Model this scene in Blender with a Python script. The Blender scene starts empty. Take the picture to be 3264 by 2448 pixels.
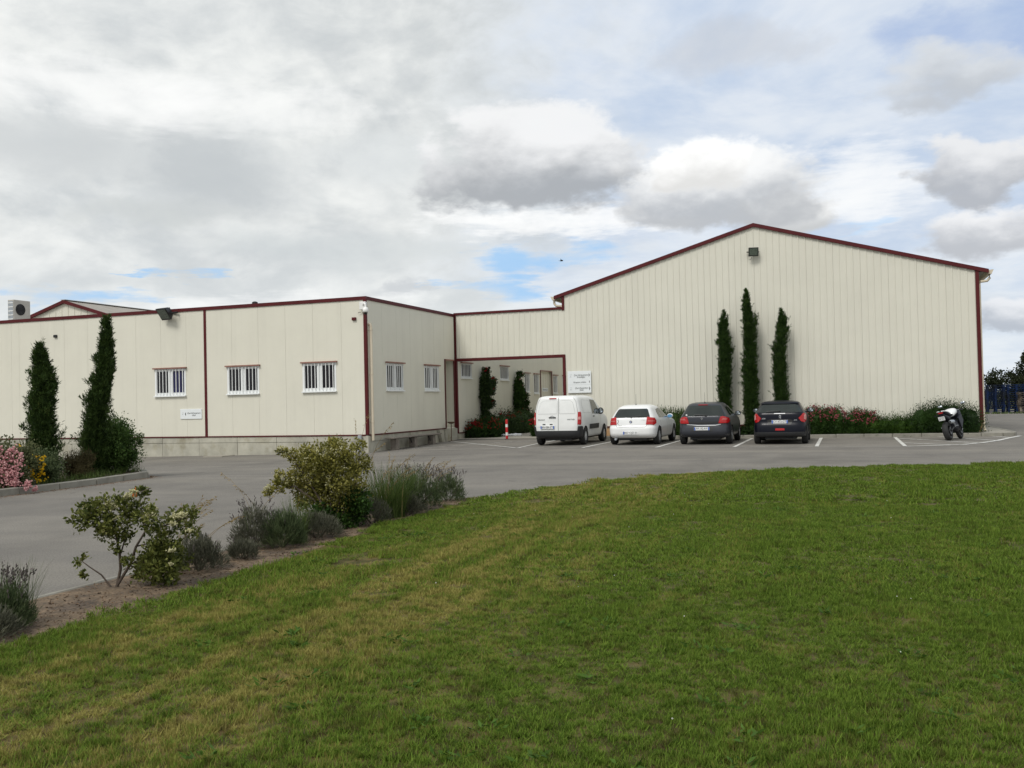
import bpy, bmesh, math, random
import numpy as np
from mathutils import Vector, Matrix

scene = bpy.context.scene
col = scene.collection
R = math.radians

# ------------------------------------------------------------------ camera
EYE = Vector((0.0, 0.0, 1.635))
YAW, PITCH, ROLL = R(19.626), R(1.074), R(1.309)
cd = bpy.data.cameras.new('camera')
cd.sensor_width = 36.0
cd.lens = 2959.79 / 3264 * 36.0
cd.clip_start = 0.05
cd.clip_end = 4000
cam = bpy.data.objects.new('camera', cd)
col.objects.link(cam)
fw = Vector((-math.sin(YAW) * math.cos(PITCH), math.cos(YAW) * math.cos(PITCH), math.sin(PITCH)))
rt = Vector((math.cos(YAW), math.sin(YAW), 0))
up = rt.cross(fw)
c_, s_ = math.cos(ROLL), math.sin(ROLL)
r2 = c_ * rt - s_ * up
u2 = c_ * up + s_ * rt
mw = Matrix(((r2.x, u2.x, -fw.x, EYE.x), (r2.y, u2.y, -fw.y, EYE.y), (r2.z, u2.z, -fw.z, EYE.z), (0, 0, 0, 1)))
cam.matrix_world = mw
scene.camera = cam

# ------------------------------------------------------------------ exposure
vs = scene.view_settings
vs.view_transform = 'Standard'
vs.look = 'None'
vs.gamma = 1.0
vs.use_curve_mapping = False
vs.exposure = 0.1

# ------------------------------------------------------------------ sun (behind thin cloud, from the left behind the camera)
SUN_AZ, SUN_EL = R(196), R(50)          # compass style: clockwise from +Y
sdir = Vector((math.sin(SUN_AZ) * math.cos(SUN_EL), math.cos(SUN_AZ) * math.cos(SUN_EL), math.sin(SUN_EL)))
sl = bpy.data.lights.new('sun', 'SUN')
sl.energy = 1.9
sl.angle = R(20)
sl.color = (1.0, 0.97, 0.92)
sun = bpy.data.objects.new('sun', sl)
col.objects.link(sun)
sun.rotation_euler = (-sdir).to_track_quat('-Z', 'Y').to_euler()
sun.location = (-20, -20, 40)

# ------------------------------------------------------------------ world: Nishita sky behind a procedural cloud cover
world = bpy.data.worlds.new('World')
scene.world = world
world.use_nodes = True
nt = world.node_tree
nt.nodes.clear()
NL = nt.links


def wn(t, **kw):
    n = nt.nodes.new(t)
    for k, v in kw.items():
        setattr(n, k, v)
    return n


def wset(sock, v):
    if isinstance(v, bpy.types.NodeSocket):
        NL.new(v, sock)
    else:
        sock.default_value = v


def wm(op, a, b=None, c=None, clamp=False):
    n = wn('ShaderNodeMath', operation=op, use_clamp=clamp)
    for i, v in enumerate((a, b, c)):
        if v is not None:
            wset(n.inputs[i], v)
    return n.outputs[0]


def wsmooth(x, a, b):
    n = wn('ShaderNodeMapRange', interpolation_type='SMOOTHSTEP')
    wset(n.inputs[0], x)
    n.inputs[1].default_value = a
    n.inputs[2].default_value = b
    return n.outputs[0]


def wmix(f, a, b):
    n = wn('ShaderNodeMix', data_type='RGBA')
    wset(n.inputs[0], f)
    for s, v in ((n.inputs[6], a), (n.inputs[7], b)):
        if isinstance(v, tuple):
            s.default_value = v + (1,)
        else:
            wset(s, v)
    return n.outputs[2]


def wnoise(vec, scale, detail=6, rough=.55, dist=0.0):
    n = wn('ShaderNodeTexNoise')
    NL.new(vec, n.inputs['Vector'])
    n.inputs['Scale'].default_value = scale
    n.inputs['Detail'].default_value = detail
    n.inputs['Roughness'].default_value = rough
    n.inputs['Distortion'].default_value = dist
    return n.outputs[0]


tc = wn('ShaderNodeTexCoord')
sep = wn('ShaderNodeSeparateXYZ')
NL.new(tc.outputs['Generated'], sep.inputs[0])
dx, dy, dz = sep.outputs
zc = wm('MAXIMUM', dz, 0.0)
az = wm('MULTIPLY', wm('ARCTAN2', dx, dy), 180 / math.pi)
el = wm('MULTIPLY', wm('ARCSINE', dz), 180 / math.pi)
den = wm('ADD', zc, 0.16)
cmb = wn('ShaderNodeCombineXYZ')
NL.new(wm('DIVIDE', dx, den), cmb.inputs[0])
NL.new(wm('DIVIDE', dy, den), cmb.inputs[1])
plane = cmb.outputs[0]                      # flat cloud layer seen in perspective
cm2 = wn('ShaderNodeCombineXYZ')
NL.new(wm('MULTIPLY', az, 0.1), cm2.inputs[0])
NL.new(wm('MULTIPLY', el, 0.17), cm2.inputs[1])
puff = cm2.outputs[0]                       # upright billows

sky = wn('ShaderNodeTexSky', sky_type='NISHITA')
sky.sun_disc = False
sky.sun_elevation = SUN_EL
sky.sun_rotation = SUN_AZ
sky.air_density = 1.0
sky.dust_density = 1.2
bg = wn('ShaderNodeBackground')
bg.inputs[1].default_value = 0.1
K = 10.0                                    # colours below are what reaches the eye, background strength is 0.1


def C(r, g, b):
    return (r * K, g * K, b * K)


n_big = wnoise(plane, 0.55, 5, .56, .25)
n_mid = wnoise(plane, 1.7, 6, .6, .3)
n_puf = wnoise(puff, 1.15, 6, .6, .35)
n_fin = wnoise(puff, 3.4, 7, .55, .3)
n_pw = wm('ADD', wm('MULTIPLY', n_puf, .66), wm('MULTIPLY', n_fin, .34))
n_dev = wm('SUBTRACT', n_pw, .5)


def wwarp(vec, sc, det, a, e, a_in, e_in):
    n = wn('ShaderNodeTexNoise')
    NL.new(vec, n.inputs['Vector'])
    n.inputs['Scale'].default_value = sc
    n.inputs['Detail'].default_value = det
    n.inputs['Roughness'].default_value = .6
    sp_ = wn('ShaderNodeSeparateColor')
    NL.new(n.outputs[1], sp_.inputs[0])
    return wm('MULTIPLY_ADD', sp_.outputs[0], a, wm('SUBTRACT', a_in, a / 2)), wm('MULTIPLY_ADD', sp_.outputs[1], e, wm('SUBTRACT', e_in, e / 2))


# cloud outlines are bent so that no heap or gap keeps a plain outline
az_w, el_w = wwarp(puff, 1.7, 5, 9.0, 4.2, az, el)
cm3 = wn('ShaderNodeCombineXYZ')
NL.new(wm('MULTIPLY', az, 0.06), cm3.inputs[0])
NL.new(wm('MULTIPLY', el, 0.34), cm3.inputs[1])
az_s, el_s = wwarp(cm3.outputs[0], 2.6, 7, 18.0, 4.0, az, el)      # drawn out level, for the gaps and drifts

# thin high layer: blue-grey veil, whiter where the noise is high
hi = wmix(wsmooth(n_mid, .36, .64), C(.53, .62, .76), C(.76, .80, .85))
skyc = wmix(.6, sky.outputs[0], C(.30, .50, .80))
base = wmix(.92, skyc, hi)
# broad stratocumulus cover: grey-white, over the left two thirds and round the rest of the dome
left = wsmooth(wm('MULTIPLY_ADD', n_dev, 30.0, az), -10, -26)
back = wsmooth(wm('ABSOLUTE', az), 28, 60)
cover = wm('MAXIMUM', left, wm('MULTIPLY', back, wsmooth(n_big, .30, .5)))
mott = wm('MULTIPLY_ADD', n_big, .45, wm('MULTIPLY', n_pw, .55))
strato = wmix(wsmooth(mott, .38, .60), C(.56, .59, .60), C(.88, .89, .865))
base = wmix(wm('MULTIPLY', cover, .94), base, strato)
# the air whitens towards the horizon
base = wmix(wm('MULTIPLY', wsmooth(el, 11, 1), .5), base, C(.80, .845, .865))


def field(a0, e0, ra, re, amp=1.1, flat=False):
    q = wm('MULTIPLY_ADD', az_s if flat else az_w, 1 / ra, -a0 / ra)
    p = wm('MULTIPLY_ADD', el_s if flat else el_w, 1 / re, -e0 / re)
    d2 = wm('MULTIPLY_ADD', q, q, wm('MULTIPLY', p, p))
    return wm('MULTIPLY_ADD', n_dev, amp * 2.2, wm('SUBTRACT', 1.0, d2))


# soft drifts: bluish high on the right, grey banks on the left
for a0, e0, ra, re, cc, k in ((7.5, 18.9, 5.5, 2.0, (.36, .47, .70), .8), (-6.1, 20.2, 5.5, 1.5, (.55, .58, .63), .6), (-37.0, 13.6, 5.2, 2.6, (.45, .485, .51), .75), (-46, 14.6, 6.5, 2.0, (.50, .53, .55), .65), (-41, 11.2, 4.5, 1.0, (.55, .58, .58), .6), (-26.0, 7.2, 2.4, .7, (.52, .55, .58), .7), (-30, 9.6, 8, 1.2, (.60, .64, .65), .6), (-27, 15.0, 5, 1.6, (.62, .66, .68), .5), (4.0, 4.4, 9, 1.4, (.55, .60, .66), .45)):
    base = wmix(wm('MULTIPLY', wsmooth(field(a0, e0, ra, re, 2.0), -.4, 1.2), k), base, C(*cc))
# blue gaps between the clouds
for a0, e0, ra, re in ((-16.8, 8.8, 6.0, 1.0), (-20.1, 6.6, 3.4, .95), (-38.2, 7.7, 1.5, .6), (-46.3, 6.3, 4.2, .8), (1.0, 9.4, 2.2, .5), (8.6, 6.6, 2.0, .45)):
    base = wmix(wm('MULTIPLY', wsmooth(field(a0, e0, ra, re, 2.8, True), .0, 1.5), .85), base, C(.34, .58, .87))
# bright seams of white
for a0, e0, ra, re, k in ((-18.2, 11.0, 6.5, 1.0, .95), (1.5, 11.6, 4.2, 2.6, .75), (-45, 17.6, 8, 2.0, .5), (-12.6, 10.4, 4, 1.0, .85), (-33, 17.4, 8, 1.3, .35), (-33, 5.5, 10, 1.2, .6)):
    base = wmix(wm('MULTIPLY', wsmooth(field(a0, e0, ra, re, 1.8, True), -.4, 1.2), k), base, C(.95, .955, .95))
# cumulus heaps: white crowns, grey undersides, frayed edges
for a0, e0, ra, re, lo, hi_, sft in (
        (5.8, 17.1, 4.2, 1.7, (.50, .53, .57), (.68, .71, .74), .9),
        (-3.0, 10.9, 3.2, 1.5, (.56, .57, .57), (.82, .825, .82), .6),
        (-6.8, 12.5, 6.8, 2.6, (.47, .49, .515), (.92, .925, .92), .5),
        (-7.6, 14.0, 3.4, 1.7, (.72, .72, .71), (1.0, 1.0, .99), .7),
        (-18.0, 14.5, 7.2, 3.3, (.38, .40, .425), (.86, .865, .87), .45),
        (7.2, 12.2, 4.2, 2.1, (.44, .46, .495), (.80, .805, .815), .5),
        (7.6, 8.9, 4.2, 1.8, (.48, .50, .535), (.84, .845, .855), .55),
        (8.4, 4.0, 3.0, 1.2, (.46, .50, .56), (.80, .82, .85), .6)):
    m = wsmooth(field(a0, e0, ra, re, 1.15), -.05, sft)
    h = wm('MULTIPLY_ADD', n_dev, 2.0, wm('MULTIPLY_ADD', el_w, 1 / re, -e0 / re))
    base = wmix(wm('MULTIPLY', m, .92), base, wmix(wsmooth(h, -.55, .6), C(*lo), C(*hi_)))
NL.new(base, bg.inputs[0])
world.cycles.sampling_method = 'MANUAL'
world.cycles.sample_map_resolution = 128
wo = wn('ShaderNodeOutputWorld')
NL.new(bg.outputs[0], wo.inputs[0])

# ------------------------------------------------------------------ render
scene.render.engine = 'CYCLES'
scene.cycles.max_bounces = 5
scene.cycles.transparent_max_bounces = 8
scene.render.resolution_x = 1024
scene.render.resolution_y = 768

# ================================================================== helpers
def ss(a, b, t):
    t = min(1, max(0, (t - a) / (b - a)))
    return t * t * (3 - 2 * t)


def g(x, y):
    """height of the yard: it falls gently to the front left corner of the low building"""
    p = min(0.0, -.11 + .0129 * (x + 16.27) + .0122 * (y - 29.96))
    return max(p, -.3) * ss(16, 28, y) * ss(-62, -45, x)


def tag(o, label=None, cat=None, group=None, kind=None):
    if label:
        o['label'] = label
    if cat:
        o['category'] = cat
    if group:
        o['group'] = group
    if kind:
        o['kind'] = kind
    return o


def thing(name, label, cat, loc=(0, 0, 0), rz=0, group=None):
    o = bpy.data.objects.new(name, None)
    o.empty_display_size = .2
    col.objects.link(o)
    o.location = loc
    o.rotation_euler = (0, 0, rz)
    return tag(o, label, cat, group)


def wmat(o):
    if o.parent is None:
        return o.matrix_basis.copy()
    return wmat(o.parent) @ o.matrix_parent_inverse @ o.matrix_basis


def link(name, me, mat, parent=None, kind=None, world_coords=False):
    if mat is not None and len(me.materials) == 0:
        me.materials.append(mat)
    o = bpy.data.objects.new(name, me)
    col.objects.link(o)
    if parent is not None:
        o.parent = parent
        if world_coords:
            o.matrix_parent_inverse = wmat(parent).inverted()
    if kind:
        o['kind'] = kind
    return o


class MB:
    """collects simple solids into one mesh"""

    def __init__(s):
        s.v = []
        s.f = []
        s.T = None

    def add(s, vs_, fs):
        b = len(s.v)
        if s.T:
            vs_ = [s.T(*p) for p in vs_]
        s.v += [tuple(p) for p in vs_]
        s.f += [tuple(i + b for i in f) for f in fs]
        return s

    def box(s, x0, x1, y0, y1, z0, z1):
        return s.add([(x0, y0, z0), (x1, y0, z0), (x1, y1, z0), (x0, y1, z0), (x0, y0, z1), (x1, y0, z1), (x1, y1, z1), (x0, y1, z1)],
                     [(0, 3, 2, 1), (4, 5, 6, 7), (0, 1, 5, 4), (1, 2, 6, 5), (2, 3, 7, 6), (3, 0, 4, 7)])

    def hull(s, a, b):
        """two matching rings of points joined into a closed prism"""
        n = len(a)
        return s.add(list(a) + list(b), [tuple(range(n))[::-1], tuple(range(n, 2 * n))] + [(i, (i + 1) % n, n + (i + 1) % n, n + i) for i in range(n)])

    def prism(s, pts, axis, a, b):
        def P(u, v, t):
            return {'x': (t, u, v), 'y': (u, t, v), 'z': (u, v, t)}[axis]
        return s.hull([P(u, v, a) for u, v in pts], [P(u, v, b) for u, v in pts])

    def tube(s, path, r, n=8, r1=None, caps=True):
        path = [Vector(p) for p in path]
        m = len(path)
        rs = r if isinstance(r, (list, tuple)) else [r + ((r1 if r1 is not None else r) - r) * i / max(1, m - 1) for i in range(m)]
        ref = Vector((0, 0, 1))
        V = []
        for i, p in enumerate(path):
            d = (path[min(i + 1, m - 1)] - path[max(i - 1, 0)]).normalized()
            rf = ref if abs(d.dot(ref)) < .95 else Vector((1, 0, 0))
            a = d.cross(rf).normalized()
            b = d.cross(a)
            for k in range(n):
                t = 2 * math.pi * k / n
                V.append(p + (a * math.cos(t) + b * math.sin(t)) * rs[i])
        F = [(i * n + k, i * n + (k + 1) % n, (i + 1) * n + (k + 1) % n, (i + 1) * n + k) for i in range(m - 1) for k in range(n)]
        if caps:
            F += [tuple(range(n))[::-1], tuple(range((m - 1) * n, m * n))]
        return s.add(V, F)

    def lathe(s, prof, o=(0, 0, 0), axis='z', n=24, closed=False):
        """prof: (radius, height along axis)"""
        V = []
        for r, h in prof:
            for k in range(n):
                t = 2 * math.pi * k / n
                a, b = r * math.cos(t), r * math.sin(t)
                p = {'z': (a, b, h), 'x': (h, a, b), 'y': (a, h, b)}[axis]
                V.append((p[0] + o[0], p[1] + o[1], p[2] + o[2]))
        m = len(prof)
        F = [(i * n + k, i * n + (k + 1) % n, ((i + 1) % m) * n + (k + 1) % n, ((i + 1) % m) * n + k) for i in range(m - 1 + (1 if closed else 0)) for k in range(n)]
        if not closed:
            F += [tuple(range(n))[::-1], tuple(range((m - 1) * n, m * n))]
        return s.add(V, F)

    def ball(s, o, rx, ry, rz, n=12, m=8):
        V = [(o[0], o[1], o[2] - rz)]
        for i in range(1, m):
            p = math.pi * i / m - math.pi / 2
            for k in range(n):
                t = 2 * math.pi * k / n
                V.append((o[0] + rx * math.cos(p) * math.cos(t), o[1] + ry * math.cos(p) * math.sin(t), o[2] + rz * math.sin(p)))
        V.append((o[0], o[1], o[2] + rz))
        F = [(0, 1 + (k + 1) % n, 1 + k) for k in range(n)]
        for i in range(m - 2):
            F += [(1 + i * n + k, 1 + i * n + (k + 1) % n, 1 + (i + 1) * n + (k + 1) % n, 1 + (i + 1) * n + k) for k in range(n)]
        L = len(V) - 1
        F += [(L, L - n + k, L - n + (k + 1) % n) for k in range(n)]
        return s.add(V, F)

    def build(s, name, mat, parent=None, bevel=0, smooth=None, kind=None, wc=True, recalc=True):
        me = bpy.data.meshes.new(name)
        me.from_pydata(s.v, [], s.f)
        if recalc or bevel:
            bm = bmesh.new()
            bm.from_mesh(me)
            if bevel:
                bmesh.ops.bevel(bm, geom=bm.edges[:], offset=bevel, segments=1, affect='EDGES', clamp_overlap=True)
            if recalc:
                bmesh.ops.recalc_face_normals(bm, faces=bm.faces[:])
            bm.to_mesh(me)
            bm.free()
        if smooth is not None:
            me.polygons.foreach_set('use_smooth', [True] * len(me.polygons))
            me.set_sharp_from_angle(angle=R(smooth))
        return link(name, me, mat, parent, kind, wc)


def quads(name, V, mat, parent=None, kind=None, wc=True):
    """V: (n,4,3) array of free quads -> one mesh"""
    n = len(V)
    me = bpy.data.meshes.new(name)
    me.vertices.add(4 * n)
    me.vertices.foreach_set('co', np.ascontiguousarray(V, dtype=np.float32).ravel())
    me.loops.add(4 * n)
    me.loops.foreach_set('vertex_index', np.arange(4 * n, dtype=np.int32))
    me.polygons.add(n)
    me.polygons.foreach_set('loop_start', np.arange(0, 4 * n, 4, dtype=np.int32))
    me.polygons.foreach_set('loop_total', np.full(n, 4, dtype=np.int32))
    me.update(calc_edges=True)
    return link(name, me, mat, parent, kind, wc)


def text_mesh(body, size, mat, name, parent, M4, shear=0, bold=0.0, align='CENTER', spacing=1.0, width=None):
    cu = bpy.data.curves.new('lettering', 'FONT')
    cu.body = body
    cu.size = size
    cu.shear = shear
    cu.align_x = align
    cu.align_y = 'CENTER'
    cu.space_character = spacing
    cu.resolution_u = 3
    ob = bpy.data.objects.new('lettering_tmp', cu)
    col.objects.link(ob)
    dg = bpy.context.evaluated_depsgraph_get()
    me = bpy.data.meshes.new_from_object(ob.evaluated_get(dg))
    bpy.data.objects.remove(ob)
    bpy.data.curves.remove(cu)
    if width:
        xs = [v.co.x for v in me.vertices]
        w = max(xs) - min(xs)
        me.transform(Matrix.Diagonal((width / w, 1, 1, 1)))
    me.transform(M4)
    me.materials.clear()
    o = link(name, me, mat, parent, None, True)
    return o


def copy_tree(o, parent=None):
    c = o.copy()
    col.objects.link(c)
    c.parent = parent
    for ch in list(o.children):
        copy_tree(ch, c)
    return c


# ------------------------------------------------------------------ materials
def mat(name, c, rough=.6, metal=0.0, var=.08, scale=3.0, bump=0.0, bscale=40.0, spec=.5, coat=0.0, streak=0.0, c2=None, c2lo=.5, c2hi=.7, c2scale=1.0, alpha=None):
    m = bpy.data.materials.new(name)
    m.use_nodes = True
    t = m.node_tree
    b = t.nodes['Principled BSDF']
    b.inputs['Roughness'].default_value = rough
    b.inputs['Metallic'].default_value = metal
    b.inputs['Specular IOR Level'].default_value = spec
    b.inputs['Coat Weight'].default_value = coat
    b.inputs['Coat Roughness'].default_value = .04
    geo = t.nodes.new('ShaderNodeNewGeometry')
    pos = geo.outputs['Position']

    def noise(sc, det=5, vec=None, ro=.6):
        n = t.nodes.new('ShaderNodeTexNoise')
        t.links.new(vec or pos, n.inputs['Vector'])
        n.inputs['Scale'].default_value = sc
        n.inputs['Detail'].default_value = det
        n.inputs['Roughness'].default_value = ro
        return n.outputs[0]

    def rng(x, a, b_, lo, hi):
        n = t.nodes.new('ShaderNodeMapRange')
        t.links.new(x, n.inputs[0])
        for i, v in enumerate((a, b_, lo, hi)):
            n.inputs[1 + i].default_value = v
        return n.outputs[0]

    def mix(f, a, b_, mode='MIX'):
        n = t.nodes.new('ShaderNodeMix')
        n.data_type = 'RGBA'
        n.blend_type = mode
        for s, v in ((n.inputs[0], f), (n.inputs[6], a), (n.inputs[7], b_)):
            if isinstance(v, bpy.types.NodeSocket):
                t.links.new(v, s)
            else:
                s.default_value = v if not isinstance(v, tuple) else v + (1,)
        return n.outputs[2]

    cs = tuple(c)
    if c2 is not None:
        cs = mix(rng(noise(c2scale, 6), c2lo, c2hi, 0, 1), cs, tuple(c2))
    if var:
        n = noise(scale)
        gx = t.nodes.new('ShaderNodeCombineColor')
        v = rng(n, .3, .7, 1 - var, 1 + var)
        for i in range(3):
            t.links.new(v, gx.inputs[i])
        cs = mix(1.0, cs, gx.outputs[0], 'MULTIPLY')
    if streak:
        mp = t.nodes.new('ShaderNodeMapping')
        t.links.new(pos, mp.inputs[0])
        mp.inputs['Scale'].default_value = (2.6, 2.6, .10)
        v = rng(noise(1.0, 7, mp.outputs[0], .7), .48, .72, 0, streak)
        cs = mix(v, cs, (.34, .33, .28))
    if isinstance(cs, tuple):
        b.inputs['Base Color'].default_value = cs + (1,)
    else:
        t.links.new(cs, b.inputs['Base Color'])
    if bump:
        bp = t.nodes.new('ShaderNodeBump')
        bp.inputs['Strength'].default_value = bump
        bp.inputs['Distance'].default_value = .01
        t.links.new(noise(bscale, 6), bp.inputs['Height'])
        t.links.new(bp.outputs[0], b.inputs['Normal'])
    return m


def leafmat(name, c1, c2, trans=.3, c3=None, rough=.55, pscale=2.0):
    """leaf colour varies leaf by leaf and from clump to clump"""
    m = bpy.data.materials.new(name)
    m.use_nodes = True
    t = m.node_tree
    b = t.nodes['Principled BSDF']
    b.inputs['Roughness'].default_value = rough
    b.inputs['Specular IOR Level'].default_value = .15
    geo = t.nodes.new('ShaderNodeNewGeometry')
    n = t.nodes.new('ShaderNodeTexNoise')
    n.inputs['Scale'].default_value = pscale
    t.links.new(geo.outputs['Position'], n.inputs['Vector'])
    a = t.nodes.new('ShaderNodeMath')
    a.operation = 'MULTIPLY_ADD'
    t.links.new(geo.outputs['Random Per Island'], a.inputs[0])
    a.inputs[1].default_value = .55
    t.links.new(n.outputs[0], a.inputs[2])
    s = t.nodes.new('ShaderNodeMath')
    s.operation = 'SUBTRACT'
    t.links.new(a.outputs[0], s.inputs[0])
    s.inputs[1].default_value = .28
    cr = t.nodes.new('ShaderNodeValToRGB')
    cr.color_ramp.elements[0].position = .15
    cr.color_ramp.elements[0].color = tuple(c1) + (1,)
    cr.color_ramp.elements[1].position = .8
    cr.color_ramp.elements[1].color = tuple(c2) + (1,)
    if c3:
        e = cr.color_ramp.elements.new(.97)
        e.color = tuple(c3) + (1,)
    t.links.new(s.outputs[0], cr.inputs[0])
    t.links.new(cr.outputs[0], b.inputs['Base Color'])
    tr = t.nodes.new('ShaderNodeBsdfTranslucent')
    t.links.new(cr.outputs[0], tr.inputs[0])
    mx = t.nodes.new('ShaderNodeMixShader')
    mx.inputs[0].default_value = trans
    t.links.new(b.outputs[0], mx.inputs[1])
    t.links.new(tr.outputs[0], mx.inputs[2])
    t.links.new(mx.outputs[0], t.nodes['Material Output'].inputs[0])
    return m


M = {}
M['cream'] = mat('cream_cladding', (.68, .66, .565), .5, var=.03, scale=.8, streak=.11, bump=.05, bscale=90)
M['cream_rib'] = mat('cream_ribbed_steel', (.655, .638, .55), .5, var=.03, scale=.7, streak=.08)
M['joint'] = mat('panel_joint', (.30, .285, .24), .8, var=.1)
M['red'] = mat('oxblood_trim', (.082, .009, .011), .55, var=.15, scale=2, spec=.25)
M['lintel'] = mat('faded_red_lintel', (.26, .13, .10), .6, var=.2, scale=8)
M['concrete'] = mat('weathered_concrete', (.40, .385, .32), .85, var=.22, scale=1.6, bump=.3, bscale=30, c2=(.25, .225, .15), c2lo=.52, c2hi=.75, c2scale=1.4)
M['plinth_joint'] = mat('concrete_joint', (.16, .15, .12), .9)
M['render'] = mat('ochre_render', (.42, .26, .13), .85, var=.2, scale=2, bump=.2)
M['white_pvc'] = mat('white_window_frame', (.80, .82, .82), .4, var=.02)
M['bar'] = mat('white_window_bar', (.80, .81, .80), .4, var=.03)
M['pane'] = mat('dark_window_pane', (.012, .012, .016), .12, var=.3, scale=1.5, spec=.28)
M['roof'] = mat('grey_sheet_roof', (.30, .28, .25), .7, var=.2, scale=1, c2=(.16, .14, .12), c2lo=.5, c2hi=.8)
M['pipe'] = mat('beige_plastic_pipe', (.60, .53, .41), .45, var=.06)
M['black'] = mat('black_metal', (.012, .012, .013), .45, var=.2)
M['rubber'] = mat('tyre_rubber', (.018, .018, .018), .8, var=.2, scale=12)
M['blackplastic'] = mat('black_plastic', (.022, .023, .025), .55, var=.15, scale=6)
M['glasslamp'] = mat('lamp_glass', (.10, .12, .10), .12, var=.5, scale=25, spec=.6)
M['galv'] = mat('galvanised_steel', (.42, .45, .48), .4, metal=.6, var=.15)
M['whitemetal'] = mat('white_metal', (.78, .78, .76), .4, var=.05)
M['acmetal'] = mat('aged_white_casing', (.44, .42, .38), .5, var=.1, scale=4)
M['bluepane'] = mat('blue_curtained_pane', (.018, .020, .075), .15, var=.3, scale=2, spec=.3)
M['sign'] = mat('white_sign_board', (.76, .79, .80), .45, var=.02)
M['ink'] = mat('dark_ink', (.025, .03, .03), .6, var=0)
M['faintink'] = mat('pale_grey_ink', (.30, .32, .33), .6, var=0)
M['wood'] = mat('weathered_wood', (.20, .175, .15), .85, var=.3, scale=9, bump=.4)
M['bollred'] = mat('red_bollard_paint', (.52, .02, .022), .4, var=.08)
M['soil'] = mat('dry_soil', (.150, .105, .064), .95, var=.35, scale=7, bump=.9, bscale=26, c2=(.070, .050, .034), c2lo=.45, c2hi=.65, c2scale=2.2)
M['strip'] = mat('planting_soil', (.09, .065, .045), .95, var=.35, scale=6, bump=.8, bscale=22)
M['kerb'] = mat('concrete_kerb', (.245, .233, .198), .85, var=.18, scale=3, bump=.2, c2=(.17, .155, .125), c2lo=.5, c2hi=.8, c2scale=2)
M['path'] = mat('pale_concrete_path', (.30, .28, .235), .9, var=.12, scale=1.4, bump=.2)
M['paint'] = mat('worn_white_paint', (.58, .575, .54), .75, var=.15, scale=3, c2=(.26, .25, .235), c2lo=.52, c2hi=.66, c2scale=5)
M['paintworn'] = mat('faded_white_paint', (.50, .49, .46), .8, var=.15, scale=3, c2=(.24, .225, .20), c2lo=.47, c2hi=.6, c2scale=2.6)
M['asphalt'] = mat('old_asphalt', (.172, .160, .142), .9, var=.14, scale=.35, bump=.5, bscale=120, c2=(.140, .131, .118), c2lo=.45, c2hi=.7, c2scale=.9, spec=.25)
M['field'] = mat('rough_field', (.10, .11, .045), .95, var=.3, scale=.2, c2=(.17, .145, .09), c2lo=.5, c2hi=.65, c2scale=.15)
M['bark'] = mat('brown_bark', (.075, .056, .042), .9, var=.3, scale=14, bump=.5)
M['terracotta'] = mat('brown_bowl', (.10, .06, .035), .7, var=.2)
M['bag'] = mat('white_plastic_sheet', (.7, .72, .74), .35, var=.1, scale=14)


def finegrain(m, amt=.22, scale=140):
    """aggregate speckle of a real road surface"""
    t = m.node_tree
    b = t.nodes['Principled BSDF']
    src = b.inputs['Base Color'].links[0].from_socket
    geo = t.nodes.new('ShaderNodeNewGeometry')
    n = t.nodes.new('ShaderNodeTexNoise')
    n.inputs['Scale'].default_value = scale
    n.inputs['Detail'].default_value = 3
    t.links.new(geo.outputs['Position'], n.inputs['Vector'])
    mr = t.nodes.new('ShaderNodeMapRange')
    t.links.new(n.outputs[0], mr.inputs[0])
    mr.inputs[1].default_value = .3
    mr.inputs[2].default_value = .7
    mr.inputs[3].default_value = 1 - amt
    mr.inputs[4].default_value = 1 + amt
    cc = t.nodes.new('ShaderNodeCombineColor')
    for i in range(3):
        t.links.new(mr.outputs[0], cc.inputs[i])
    mx = t.nodes.new('ShaderNodeMix')
    mx.data_type = 'RGBA'
    mx.blend_type = 'MULTIPLY'
    mx.inputs[0].default_value = 1
    t.links.new(src, mx.inputs[6])
    t.links.new(cc.outputs[0], mx.inputs[7])
    t.links.new(mx.outputs[2], b.inputs['Base Color'])




def road_wear(m):
    """tyre-polished lanes, darker seepage and small oil spots on the old asphalt"""
    t = m.node_tree
    b = t.nodes['Principled BSDF']
    src = b.inputs['Base Color'].links[0].from_socket
    geo = t.nodes.new('ShaderNodeNewGeometry')

    def layer(src, scl, sc, lo, hi, colr, amt):
        mp = t.nodes.new('ShaderNodeMapping')
        t.links.new(geo.outputs['Position'], mp.inputs[0])
        mp.inputs['Scale'].default_value = scl
        n = t.nodes.new('ShaderNodeTexNoise')
        n.inputs['Scale'].default_value = sc
        n.inputs['Detail'].default_value = 6
        n.inputs['Roughness'].default_value = .62
        n.inputs['Distortion'].default_value = .4
        t.links.new(mp.outputs[0], n.inputs['Vector'])
        r_ = t.nodes.new('ShaderNodeMapRange')
        t.links.new(n.outputs[0], r_.inputs[0])
        for i, v in enumerate((lo, hi, 0, amt)):
            r_.inputs[i + 1].default_value = v
        mx = t.nodes.new('ShaderNodeMix')
        mx.data_type = 'RGBA'
        t.links.new(r_.outputs[0], mx.inputs[0])
        t.links.new(src, mx.inputs[6])
        mx.inputs[7].default_value = colr + (1,)
        return mx.outputs[2]
    src = layer(src, (.10, .55, 1), 1.0, .45, .68, (.225, .208, .178), .75)
    src = layer(src, (.5, .16, 1), 1.0, .52, .72, (.105, .098, .088), .6)
    src = layer(src, (1, 1, 1), 1.6, .66, .74, (.06, .055, .05), .55)
    t.links.new(src, b.inputs['Base Color'])


road_wear(M['asphalt'])
finegrain(M['asphalt'], .3, 55)
finegrain(M['path'], .15, 60)
finegrain(M['soil'], .45, 45)

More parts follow.
